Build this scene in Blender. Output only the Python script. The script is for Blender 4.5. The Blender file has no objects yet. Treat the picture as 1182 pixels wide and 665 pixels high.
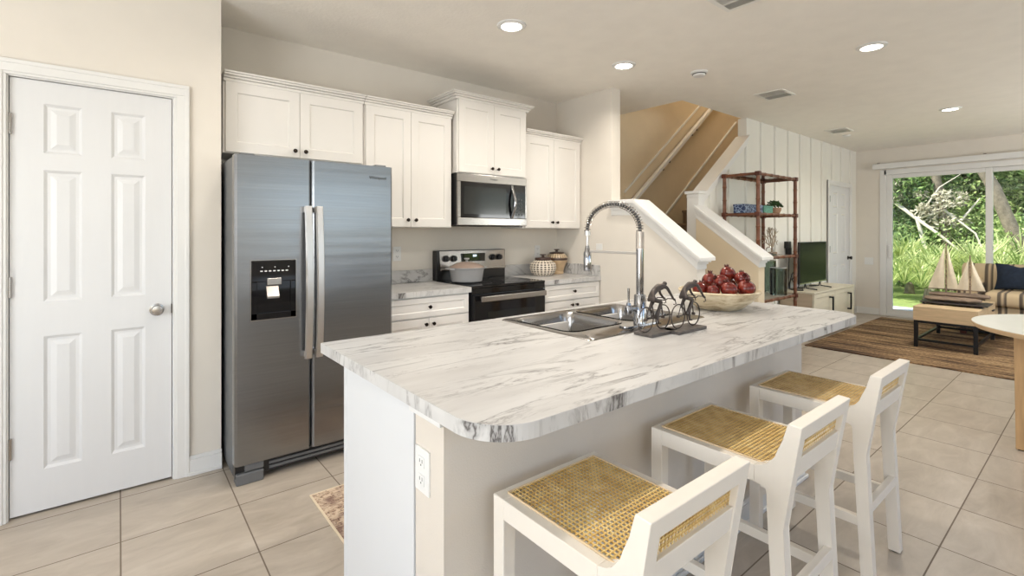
import bpy, bmesh, math, random
from mathutils import Vector, Matrix
random.seed(7)
PI = math.pi
S = bpy.context.scene
COL = S.collection

# ------------------------------------------------------------------ camera
H = 1.33
FPX, CX, HY = 561.0, 591.0, 268.0
TH = math.atan2(1285 - 591, FPX)
FW = Vector((math.cos(TH), math.sin(TH)))
RT = Vector((math.sin(TH), -math.cos(TH)))
cd = bpy.data.cameras.new('camera')
cam = bpy.data.objects.new('camera', cd)
COL.objects.link(cam)
cam.location = (0, 0, H)
cam.rotation_euler = (PI / 2, 0, -(PI / 2 - TH))
cd.sensor_width = 36
cd.lens = 36 * FPX / 1182
cd.shift_y = -(332.5 - HY) / 1182
cd.clip_start = 0.02
S.camera = cam

# ------------------------------------------------------------------ world, sun, window daylight, exposure
S.view_settings.view_transform = 'Standard'
S.view_settings.look = 'None'
S.view_settings.gamma = 1
S.view_settings.use_curve_mapping = False
S.view_settings.exposure = 0.14
W = bpy.data.worlds.new('sky')
S.world = W
W.use_nodes = True
wn, wl = W.node_tree.nodes, W.node_tree.links
sky = wn.new('ShaderNodeTexSky')
sky.sky_type = 'NISHITA'
sky.sun_elevation = math.radians(50)
sky.sun_rotation = math.radians(200)
sky.sun_disc = False
wl.new(sky.outputs[0], wn['Background'].inputs[0])
wn['Background'].inputs[1].default_value = 0.28


def lamp(name, kind, loc, rot, energy, color, **kw):
    d = bpy.data.lights.new(name, kind)
    d.energy = energy
    d.color = color
    for k, v in kw.items():
        setattr(d, k, v)
    o = bpy.data.objects.new(name, d)
    COL.objects.link(o)
    o.location = loc
    o.rotation_euler = rot
    return o


lamp('sun', 'SUN', (8, 8, 14), Vector((.38, -.48, -.79)).to_track_quat('-Z', 'Y').to_euler(), 8.5, (1, .96, .88), angle=math.radians(.6))
# daylight at assumed windows behind the camera, mostly tilted up to brighten the ceiling
lamp('daylight_left', 'AREA', (-2.70, 0.55, 1.45), (0, math.radians(-130), 0), 112, (.93, .965, 1.0), shape='RECTANGLE', size=1.7, size_y=2.3)
lamp('entry_fill', 'AREA', (-.85, -2.50, 1.50), (math.radians(150), 0, 0), 24, (.95, .975, 1.0), shape='RECTANGLE', size=2.5, size_y=1.7)  # fill light added at an invented window, clear of the refrigerator's reflection
lamp('daylight_front', 'AREA', (2.9, -2.50, 1.65), (math.radians(98), 0, 0), 9, (.28, .58, 1.0), shape='RECTANGLE', size=2.6, size_y=1.3)
lamp('daylight_living', 'AREA', (7.4, -2.50, 1.45), (math.radians(156), 0, 0), 105, (.95, .98, 1.0), shape='RECTANGLE', size=2.2, size_y=1.6)
# added warm point light above the stairs, no fixture seen, brightens the tan wall
lamp('upper_stair_fill', 'POINT', (6.3, 3.0, 4.5), (0, 0, 0), 34, (1, .90, .74), shadow_soft_size=.2)


def at_z(u, v, z):
    d = FW + RT * ((u - CX) / FPX)
    t = (z - H) / ((HY - v) / FPX)
    return Vector((d.x * t, d.y * t, z))


def at_y(u, v, y):
    d = FW + RT * ((u - CX) / FPX)
    t = y / d.y
    return Vector((d.x * t, y, H + t * (HY - v) / FPX))


def at_x(u, v, x):
    d = FW + RT * ((u - CX) / FPX)
    t = x / d.x
    return Vector((x, d.y * t, H + t * (HY - v) / FPX))


# ------------------------------------------------------------------ materials
class G:
    """small node graph helper"""
    def __init__(s, name):
        s.m = bpy.data.materials.new(name)
        s.m.use_nodes = True
        s.n = s.m.node_tree.nodes
        s.l = s.m.node_tree.links
        s.p = s.n['Principled BSDF']
        s.out = s.n['Material Output']

    def node(s, t, **kw):
        n = s.n.new('ShaderNode' + t)
        for k, v in kw.items():
            setattr(n, k, v)
        return n

    def set(s, sock, v):
        if hasattr(v, 'is_output'):
            s.l.new(v, sock)
        else:
            sock.default_value = v

    def math(s, op, a, b=0.0, c=0.0):
        n = s.node('Math', operation=op)
        for i, v in enumerate((a, b, c)):
            s.set(n.inputs[i], v)
        return n.outputs[0]

    def coord(s, which='Object', scale=(1, 1, 1), rot=(0, 0, 0), loc=(0, 0, 0)):
        if which == 'World':
            o = s.node('NewGeometry').outputs['Position']
        else:
            o = s.node('TexCoord').outputs[which]
        mp = s.node('Mapping')
        s.l.new(o, mp.inputs[0])
        mp.inputs['Scale'].default_value = scale
        mp.inputs['Rotation'].default_value = rot
        mp.inputs['Location'].default_value = loc
        return mp.outputs[0]

    def noise(s, vec, scale, detail=3, rough=.5, dist=0):
        n = s.node('TexNoise')
        s.l.new(vec, n.inputs['Vector'])
        n.inputs['Scale'].default_value = scale
        n.inputs['Detail'].default_value = detail
        n.inputs['Roughness'].default_value = rough
        n.inputs['Distortion'].default_value = dist
        return n.outputs[0]

    def ramp(s, fac, stops, interp='LINEAR'):
        r = s.node('ValToRGB')
        r.color_ramp.interpolation = interp
        e = r.color_ramp.elements
        while len(e) < len(stops):
            e.new(.5)
        for el, (p, c) in zip(e, stops):
            el.position = p
            el.color = c if len(c) == 4 else (*c, 1)
        s.set(r.inputs[0], fac)
        return r.outputs[0]

    def mix(s, f, a, b, blend='MIX'):
        n = s.node('Mix', data_type='RGBA', blend_type=blend)
        s.set(n.inputs[0], f)
        s.set(n.inputs[6], a if hasattr(a, 'is_output') else (*a[:3], 1))
        s.set(n.inputs[7], b if hasattr(b, 'is_output') else (*b[:3], 1))
        return n.outputs[2]

    def bump(s, h, strength, dist=.01):
        b = s.node('Bump')
        s.l.new(h, b.inputs['Height'])
        b.inputs['Strength'].default_value = strength
        b.inputs['Distance'].default_value = dist
        s.l.new(b.outputs[0], s.p.inputs['Normal'])

    def base(s, c):
        s.set(s.p.inputs['Base Color'], c if hasattr(c, 'is_output') else (*c[:3], 1))

    def r(s, v, metal=0, spec=None):
        s.set(s.p.inputs['Roughness'], v)
        s.p.inputs['Metallic'].default_value = metal
        if spec is not None:
            s.p.inputs['Specular IOR Level'].default_value = spec


def M(name, col, rough=.5, metal=0, var=.06, vs=6, bump=0, bs=200, spec=None, scale=(1, 1, 1), coat=0):
    g = G(name)
    v = g.coord('Object', scale)
    n = g.noise(v, vs)
    a = tuple(max(0, c * (1 - var)) for c in col)
    b = tuple(min(1, c * (1 + var)) for c in col)
    g.base(g.ramp(n, [(.3, a), (.7, b)]))
    g.r(rough, metal, spec)
    if bump:
        g.bump(g.noise(g.coord('Object', scale), bs, 2), bump, .002)
    if coat:
        g.p.inputs['Coat Weight'].default_value = coat
    return g.m


def srgb(r, g, b):
    f = lambda c: (c / 255 / 12.92) if c / 255 <= .04045 else ((c / 255 + .055) / 1.055) ** 2.4
    return (f(r), f(g), f(b))


mt = {}
mt['wall'] = M('wall_paint', srgb(224, 217, 206), .85, var=.015, bump=.18, bs=260)
mt['halfwall'] = M('wall_paint_shaded', srgb(212, 203, 191), .85, var=.015, bump=.25, bs=200)  # same paint as the walls, darkened to hold the island's shade
mt['ceil'] = M('ceiling_texture', srgb(245, 240, 231), .95, var=.02, bump=.9, bs=45)
mt['trim'] = M('white_trim_paint', srgb(226, 225, 222), .42, var=.01)
mt['batten'] = M('white_batten_paint', srgb(230, 228, 220), .55, var=.012)
mt['stairwall'] = M('stair_wall_paint', srgb(216, 200, 172), .85, var=.02, bump=.15, bs=260)
mt['door'] = M('white_door_paint', srgb(220, 220, 220), .42, var=.008, bump=.08, bs=40, scale=(6, 6, .6))
mt['cab'] = M('white_cabinet_paint', srgb(226, 222, 216), .42, var=.008)
mt['islandwhite'] = M('island_panel_white', srgb(216, 217, 218), .45, var=.008)
mt['bronze'] = M('dark_bronze', (.035, .026, .02), .28, .9, var=.15)
mt['nickel'] = M('satin_nickel', (.42, .39, .36), .25, 1, var=.05)
mt['chrome'] = M('chrome', (.38, .38, .39), .07, 1, var=.02)
mt['chrome_brushed'] = M('brushed_chrome', (.66, .63, .60), .38, 1, var=.04)
mt['sinksteel'] = M('sink_steel', (.33, .315, .30), .2, 1, var=.06, vs=3)
mt['black'] = M('black_plastic', (.012, .012, .013), .3, var=.1)
mt['blackgloss'] = M('black_gloss', (.004, .004, .005), .06, var=.1)
mt['blackmetal'] = M('black_metal', (.012, .013, .016), .38, .4, var=.15)
mt['screen'] = M('dark_screen_glass', (.006, .007, .008), .16, var=.1, spec=.05)
mt['plate'] = M('white_plastic', srgb(228, 227, 224), .35, var=.006)
mt['slot'] = M('dark_slot', (.04, .04, .04), .6)
mt['stool'] = M('white_stool_paint', srgb(228, 220, 208), .45, var=.01, bump=.05, bs=60, scale=(5, 5, .6))
mt['mw_glass'] = M('microwave_window', (.012, .014, .013), .12, var=.15)
mt['pot'] = M('grey_enamel', srgb(150, 149, 149), .25, var=.05)
mt['lidglass'] = M('pot_lid_enamel', srgb(150, 132, 120), .2, var=.08)
mt['bamboo'] = M('red_brown_bamboo', srgb(110, 68, 46), .38, var=.3, vs=18, bump=.1, bs=60)
mt['knotwood'] = M('dark_bamboo_node', srgb(82, 38, 22), .45, var=.2)
mt['glassshelf'] = M('shelf_panel', srgb(196, 186, 170), .15, var=.05)
mt['lightoak'] = M('light_oak', srgb(214, 188, 150), .5, var=.12, vs=5, scale=(1, 1, 9))
mt['oakleg'] = M('oak_leg', srgb(196, 160, 114), .5, var=.12, vs=5, scale=(9, 9, 1))
mt['tabletop'] = M('white_table_top', srgb(232, 232, 226), .3, var=.02)
mt['tableedge'] = M('maple_edge', srgb(208, 178, 140), .45, var=.08)
mt['driftwood'] = M('driftwood', srgb(146, 126, 108), .85, var=.4, vs=14, bump=.9, bs=30, scale=(1, .25, 1))
mt['tray'] = M('dark_slate_tray', srgb(58, 52, 52), .4, var=.15)
mt['sail'] = M('canvas_sail', srgb(232, 220, 196), .85, var=.06, vs=20)
mt['rope'] = M('rope', srgb(196, 178, 148), .9)
mt['navy'] = M('navy_fabric', srgb(28, 40, 58), .9, var=.25, vs=30, bump=.3, bs=200)
mt['console'] = M('whitewashed_wood', srgb(214, 206, 184), .5, var=.05, vs=4, scale=(1, 1, 6))
mt['consoleside'] = M('taupe_wood', srgb(190, 172, 148), .55, var=.08, vs=4, scale=(1, 1, 6))
mt['cast'] = M('cast_iron_brown', srgb(74, 66, 62), .42, .5, var=.25, vs=40, bump=.3, bs=120)
mt['castbase'] = M('stone_base', srgb(84, 78, 74), .5, .2, var=.3, vs=60, bump=.5, bs=120)
_g = G('pomegranate_skin')
_g.base(_g.ramp(_g.noise(_g.coord('Object'), 13, 4, .6, .5), [(.36, srgb(78, 22, 20)), (.52, srgb(122, 40, 30)), (.70, srgb(168, 88, 56))]))
_g.r(.24)
mt['pome'] = _g.m
mt['pomecrown'] = M('pomegranate_crown', srgb(80, 32, 24), .5, var=.3)
mt['jarlid'] = M('dark_brown_glaze', srgb(70, 48, 38), .3, var=.2)
mt['jarcream'] = M('tan_glaze', srgb(196, 168, 132), .3, var=.12, vs=20)
mt['coral'] = M('grey_coral', srgb(166, 152, 132), .85, var=.15, bump=.4)
mt['planter'] = M('terracotta_pot', srgb(160, 128, 104), .8, var=.1)
mt['darkleaf'] = M('dark_green_leaf', srgb(52, 82, 38), .6, var=.4, vs=40)
mt['teal'] = M('teal_box_cloth', srgb(96, 150, 132), .7, var=.3, vs=60)
mt['cable'] = M('black_cable', (.02, .02, .02), .5)
mt['concrete'] = M('patio_concrete', srgb(200, 200, 200), .9, var=.05)
mt['bark'] = M('grey_bark', srgb(128, 116, 100), .95, var=.3, vs=12, bump=.8, bs=20)
mt['deadwood'] = M('bleached_deadwood', srgb(214, 204, 186), .9, var=.1)
mt['carpet'] = M('stair_carpet', srgb(138, 116, 92), .98, var=.15, vs=120, bump=.6, bs=300)
mt['vent'] = M('vent_white_metal', srgb(236, 234, 228), .5, var=.01)
mt['ventdark'] = M('vent_shadow_cavity', (.05, .045, .04), .9)

# emissive parts
def emis(name, col, st):
    g = G(name)
    g.base((.8, .8, .8))
    g.p.inputs['Emission Color'].default_value = (*col, 1)
    g.p.inputs['Emission Strength'].default_value = st
    n = g.noise(g.coord(), 3)
    g.set(g.p.inputs['Roughness'], n)
    return g.m


mt['lens'] = emis('led_lens', (1, .93, .82), 9)
mt['led'] = emis('clock_digits', (.6, .85, 1), 1.4)


def mk_glass(name, tint, rough=.0, refl=1.0):
    g = G(name)
    tr = g.node('BsdfTransparent')
    tr.inputs[0].default_value = (*tint, 1)
    gl = g.node('BsdfGlossy')
    gl.inputs['Roughness'].default_value = rough
    fr = g.node('Fresnel')
    fr.inputs[0].default_value = 1.45
    # a barely perceptible waviness of the pane
    nz = g.noise(g.coord('Object'), 2.0, 1)
    b = g.node('Bump')
    b.inputs['Strength'].default_value = .01
    g.l.new(nz, b.inputs['Height'])
    g.l.new(b.outputs[0], gl.inputs['Normal'])
    mx = g.node('MixShader')
    g.l.new(g.math('MULTIPLY', fr.outputs[0], refl), mx.inputs[0])
    g.l.new(tr.outputs[0], mx.inputs[1])
    g.l.new(gl.outputs[0], mx.inputs[2])
    g.l.new(mx.outputs[0], g.out.inputs[0])
    return g.m


mt['pane'] = mk_glass('window_pane', (.97, .99, .98))
mt['vaseglass'] = mk_glass('grey_green_vase_glass', (.62, .68, .64), .03, 1.4)
mt['shelfglass'] = mk_glass('clear_shelf_glass', (.82, .88, .85), .0)


def stainless():
    g = G('brushed_stainless')
    v = g.coord('Object', (.6, .6, 60))
    n = g.noise(v, 4, 2)
    w = g.noise(g.coord('Object', (.35, .35, 9)), 2.2, 1)
    g.base(g.ramp(n, [(.3, (.26, .268, .28)), (.7, (.295, .303, .316))]))
    g.r(.27, 1)
    g.p.inputs['Anisotropic'].default_value = .4
    g.bump(g.math('ADD', g.math('MULTIPLY', w, .8), g.math('MULTIPLY', n, .015)), .10, .012)
    return g.m


mt['steel'] = stainless()
mt['steel_plain'] = M('stainless_trim', (.37, .35, .33), .25, 1, var=.05, vs=4, scale=(.5, .5, 30))
mt['fridge_side'] = M('fridge_side_grey', srgb(110, 112, 114), .45, .3, var=.05)


def tile():
    g = G('porcelain_floor_tile')
    pos = g.node('NewGeometry').outputs['Position']
    sx = g.node('SeparateXYZ')
    g.l.new(pos, sx.inputs[0])
    tx = g.math('DIVIDE', g.math('SUBTRACT', sx.outputs[0], .005), .449)
    ty = g.math('DIVIDE', g.math('SUBTRACT', sx.outputs[1], .4615), .4428)
    fx, fy = g.math('FRACT', tx), g.math('FRACT', ty)
    ex = g.math('MINIMUM', fx, g.math('SUBTRACT', 1.0, fx))
    ey = g.math('MINIMUM', fy, g.math('SUBTRACT', 1.0, fy))
    e = g.math('MINIMUM', ex, ey)
    gr = g.math('LESS_THAN', e, .0062)
    cid = g.node('CombineXYZ')
    g.l.new(g.math('FLOOR', tx), cid.inputs[0])
    g.l.new(g.math('FLOOR', ty), cid.inputs[1])
    wn_ = g.node('TexWhiteNoise')
    g.l.new(cid.outputs[0], wn_.inputs[0])
    # each tile gets its own patch of stone figure
    off = g.node('VectorMath', operation='MULTIPLY_ADD')
    g.l.new(wn_.outputs['Color'], off.inputs[0])
    off.inputs[1].default_value = (40, 40, 40)
    g.l.new(pos, off.inputs[2])
    mp = g.node('Mapping')
    g.l.new(off.outputs[0], mp.inputs[0])
    mp.inputs['Rotation'].default_value = (0, 0, .5)
    mp.inputs['Scale'].default_value = (1.2, 3.2, 1)
    n1 = g.noise(mp.outputs[0], 3.0, 6, .62, .7)
    n2 = g.noise(mp.outputs[0], 16, 4, .6)
    c = g.ramp(n1, [(.3, srgb(168, 156, 141)), (.52, srgb(184, 172, 157)), (.75, srgb(199, 188, 174))])
    c = g.mix(g.math('MULTIPLY', n2, .22), c, srgb(154, 143, 131))
    c = g.mix(g.math('MULTIPLY', wn_.outputs['Value'], .12), c, srgb(206, 198, 186))
    c = g.mix(gr, c, srgb(116, 103, 90))
    g.base(c)
    g.r(g.math('ADD', .36, g.math('MULTIPLY', gr, .4)))
    hgt = g.math('SUBTRACT', g.math('MULTIPLY', n2, .12), gr)
    g.bump(hgt, .35, .003)
    return g.m


mt['tile'] = tile()


def marble(name, edge):
    g = G(name)
    if edge:
        v = g.coord('Object', (1.0, 1.0, .3), (0.0, .5, .3))
        a, b, wv = 4.5, 2.6, .016
    else:
        v = g.coord('Object', (.6, 3.4, 1.2), (0, 0, -.12))
        a, b, wv = 2.6, 2.1, .012
    d = g.noise(v, a, 6, .62, .75)
    ridge = g.math('ABSOLUTE', g.math('SUBTRACT', d, .5))
    vein = g.ramp(ridge, [(0, (1, 1, 1)), (wv, (.35, .35, .35)), (wv * 3, (0, 0, 0))])
    d2 = g.noise(v, a * 2.3, 7, .66, 1.0)
    ridge2 = g.math('ABSOLUTE', g.math('SUBTRACT', d2, .47))
    vein2 = g.ramp(ridge2, [(0, (.8, .8, .8)), (wv * 1.2, (.2, .2, .2)), (wv * 3, (0, 0, 0))])
    mk = g.ramp(g.noise(v, b, 3, .55), [(.40, (0, 0, 0)), (.58, (1, 1, 1))])
    mk2 = g.ramp(g.noise(v, b * 1.7, 3, .55), [(.48, (0, 0, 0)), (.66, (1, 1, 1))])
    cloud = g.ramp(g.noise(v, a * .8, 5, .6), [(.30, srgb(184, 181, 178)), (.55, srgb(202, 200, 197))])
    c = g.mix(g.math('MULTIPLY', g.math('MULTIPLY', vein, mk), .95), cloud, srgb(66, 60, 58))
    c = g.mix(g.math('MULTIPLY', g.math('MULTIPLY', vein2, mk2), .7), c, srgb(104, 96, 92))
    g.base(c)
    g.r(.30 if not edge else .35)
    return g.m


mt['marble'] = marble('marble_laminate', False)
mt['marble_edge'] = marble('marble_laminate_edge', True)


def cane():
    g = G('cane_webbing')
    sx = g.node('SeparateXYZ')
    g.l.new(g.node('TexCoord').outputs['Object'], sx.inputs[0])
    P = .0125
    u = g.math('DIVIDE', sx.outputs[0], P)
    v = g.math('DIVIDE', g.math('ADD', sx.outputs[1], sx.outputs[2]), P)

    def hole(du, dv):
        a = g.math('SUBTRACT', g.math('FRACT', g.math('ADD', u, du)), .5)
        b = g.math('SUBTRACT', g.math('FRACT', g.math('ADD', v, dv)), .5)
        return g.math('ADD', g.math('MULTIPLY', a, a), g.math('MULTIPLY', b, b))
    d = hole(0, 0)
    hol = g.math('LESS_THAN', d, .105)
    # strands: straight pairs and diagonals
    s1 = g.math('SINE', g.math('MULTIPLY', u, 4 * PI))
    s2 = g.math('SINE', g.math('MULTIPLY', v, 4 * PI))
    s3 = g.math('SINE', g.math('MULTIPLY', g.math('ADD', u, v), 2 * PI))
    h = g.math('ADD', g.math('ADD', s1, s2), s3)
    n = g.noise(g.coord('Object'), 30, 2)
    c = g.ramp(g.math('ADD', g.math('MULTIPLY', h, .10), n), [(.2, srgb(196, 152, 78)), (.5, srgb(232, 194, 116)), (.8, srgb(246, 220, 156))])
    g.base(c)
    g.r(.42)
    g.bump(h, .5, .0015)
    tr = g.node('BsdfTransparent')
    mx = g.node('MixShader')
    g.l.new(hol, mx.inputs[0])
    g.l.new(g.p.outputs[0], mx.inputs[1])
    g.l.new(tr.outputs[0], mx.inputs[2])
    g.l.new(mx.outputs[0], g.out.inputs[0])
    return g.m


mt['cane'] = cane()


def jute():
    g = G('woven_jute')
    v = g.coord('World', (15, .8, 1))
    n = g.noise(v, 1.6, 5, .7, .3)
    n2 = g.noise(g.coord('World', (60, 22, 1)), 1.5, 3, .6)
    n3 = g.noise(g.coord('World', (4, .5, 1)), 1.3, 2)
    c = g.ramp(g.math('ADD', g.math('MULTIPLY', n, .7), g.math('MULTIPLY', n3, .35)), [(.46, srgb(66, 46, 32)), (.52, srgb(138, 106, 72)), (.58, srgb(192, 160, 118))])
    c = g.mix(g.ramp(n2, [(.42, (0, 0, 0)), (.62, (.75, .75, .75))]), c, srgb(64, 46, 30))
    g.base(c)
    g.r(.95)
    g.bump(g.math('ADD', n2, n), .9, .01)
    return g.m


mt['jute'] = jute()


def runner():
    g = G('distressed_runner')
    v = g.coord('World', (1, 1, 1), (0, 0, .0))
    br = g.node('TexBrick')
    g.l.new(v, br.inputs['Vector'])
    br.inputs['Scale'].default_value = 14
    br.inputs['Color1'].default_value = (*srgb(150, 120, 100), 1)
    br.inputs['Color2'].default_value = (*srgb(196, 172, 146), 1)
    br.inputs['Mortar'].default_value = (*srgb(92, 70, 62), 1)
    br.inputs['Mortar Size'].default_value = .03
    n = g.noise(v, 38, 5, .7, .8)
    n2 = g.noise(v, 7, 3)
    c = g.mix(g.ramp(n, [(.42, (0, 0, 0)), (.55, (1, 1, 1))]), br.outputs[0], srgb(206, 184, 160))
    c = g.mix(g.ramp(n2, [(.45, (0, 0, 0)), (.6, (.8, .8, .8))]), c, srgb(108, 78, 72))
    g.base(c)
    g.r(.95)
    g.bump(n, .5, .004)
    return g.m


mt['runner'] = runner()
mt['binding'] = M('cream_binding', srgb(220, 204, 178), .9)


def stripes():
    g = G('striped_upholstery')
    sx = g.node('SeparateXYZ')
    g.l.new(g.node('NewGeometry').outputs['Position'], sx.inputs[0])
    f = g.math('FRACT', g.math('DIVIDE', sx.outputs[1], .19))
    tan, dk, md = srgb(214, 192, 156), srgb(74, 64, 60), srgb(156, 138, 116)
    c = g.ramp(f, [(0, tan), (.30, tan), (.34, dk), (.40, dk), (.44, md), (.52, tan), (.58, md), (.62, dk), (.74, dk), (.78, tan)])
    n = g.noise(g.coord('World'), 220, 2)
    g.base(g.mix(g.math('MULTIPLY', n, .2), c, srgb(230, 210, 176)))
    g.r(.9)
    g.bump(n, .3, .003)
    return g.m


mt['stripes'] = stripes()


def bluebox():
    g = G('blue_patterned_box')
    vo = g.node('TexVoronoi')
    vo.feature = 'DISTANCE_TO_EDGE'
    g.l.new(g.coord('Object'), vo.inputs['Vector'])
    vo.inputs['Scale'].default_value = 26
    g.base(g.ramp(vo.outputs[0], [(.03, srgb(150, 168, 190)), (.08, srgb(28, 46, 84))]))
    g.r(.5)
    return g.m


mt['bluebox'] = bluebox()


def jarpat(name, sc, light, dark):
    g = G(name)
    t = g.node('TexCoord').outputs['Object']
    sx = g.node('SeparateXYZ')
    g.l.new(t, sx.inputs[0])
    ang = g.math('ARCTAN2', sx.outputs[1], sx.outputs[0])
    a = g.math('SINE', g.math('MULTIPLY_ADD', ang, sc[0], g.math('MULTIPLY', sx.outputs[2], sc[1])))
    b = g.math('SINE', g.math('SUBTRACT', g.math('MULTIPLY', ang, sc[0]), g.math('MULTIPLY', sx.outputs[2], sc[1])))
    k = g.math('MULTIPLY', a, b)
    g.base(g.ramp(k, [(.10, light), (.34, dark)]))
    g.r(.3)
    return g.m


mt['jarlattice'] = jarpat('lattice_glaze', (11, 150), srgb(224, 212, 194), srgb(84, 66, 54))
mt['jardots'] = jarpat('dotted_glaze', (12, 190), srgb(206, 184, 152), srgb(86, 64, 52))


def woodbowl():
    g = G('whitewashed_bowl_wood')
    v = g.coord('Object', (1, 1, 3.5), (.2, .1, 0))
    n = g.noise(v, 9, 6, .65, .8)
    c = g.ramp(n, [(.3, srgb(150, 128, 98)), (.48, srgb(206, 188, 156)), (.7, srgb(232, 220, 194))])
    g.base(c)
    g.r(.75)
    g.bump(n, .4, .004)
    return g.m


mt['bowl'] = woodbowl()


def leafmat(name, a, b):
    g = G(name)
    r = g.node('NewGeometry').outputs['Random Per Island']
    g.base(g.ramp(r, [(0, a), (1, b)]))
    g.r(.5)
    tl = g.node('BsdfTranslucent')
    g.l.new(g.ramp(r, [(0, a), (1, b)]), tl.inputs[0])
    mx = g.node('MixShader')
    mx.inputs[0].default_value = .35
    g.l.new(g.p.outputs[0], mx.inputs[1])
    g.l.new(tl.outputs[0], mx.inputs[2])
    g.l.new(mx.outputs[0], g.out.inputs[0])
    return g.m


mt['palm'] = leafmat('palmetto_leaf', srgb(104, 140, 62), srgb(240, 242, 176))
mt['leaf'] = leafmat('tree_leaf', srgb(84, 120, 58), srgb(206, 222, 150))
mt['leaf2'] = leafmat('tree_leaf_dark', srgb(52, 88, 46), srgb(160, 188, 112))
mt['leaf3'] = leafmat('bright_leaf', srgb(110, 150, 70), srgb(210, 224, 150))
mt['moss'] = leafmat('hanging_moss', srgb(150, 146, 124), srgb(232, 224, 200))


def lawn():
    g = G('lawn_grass')
    n = g.noise(g.coord('World'), 40, 4, .7)
    n2 = g.noise(g.coord('World'), 1.3, 2)
    c = g.ramp(n, [(.3, srgb(72, 104, 40)), (.7, srgb(150, 176, 88))])
    g.base(g.mix(g.math('MULTIPLY', n2, .5), c, srgb(196, 196, 130)))
    g.r(.95)
    g.bump(n, 1, .03)
    return g.m


mt['lawn'] = lawn()


# ------------------------------------------------------------------ mesh building
ORG = {}


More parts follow.
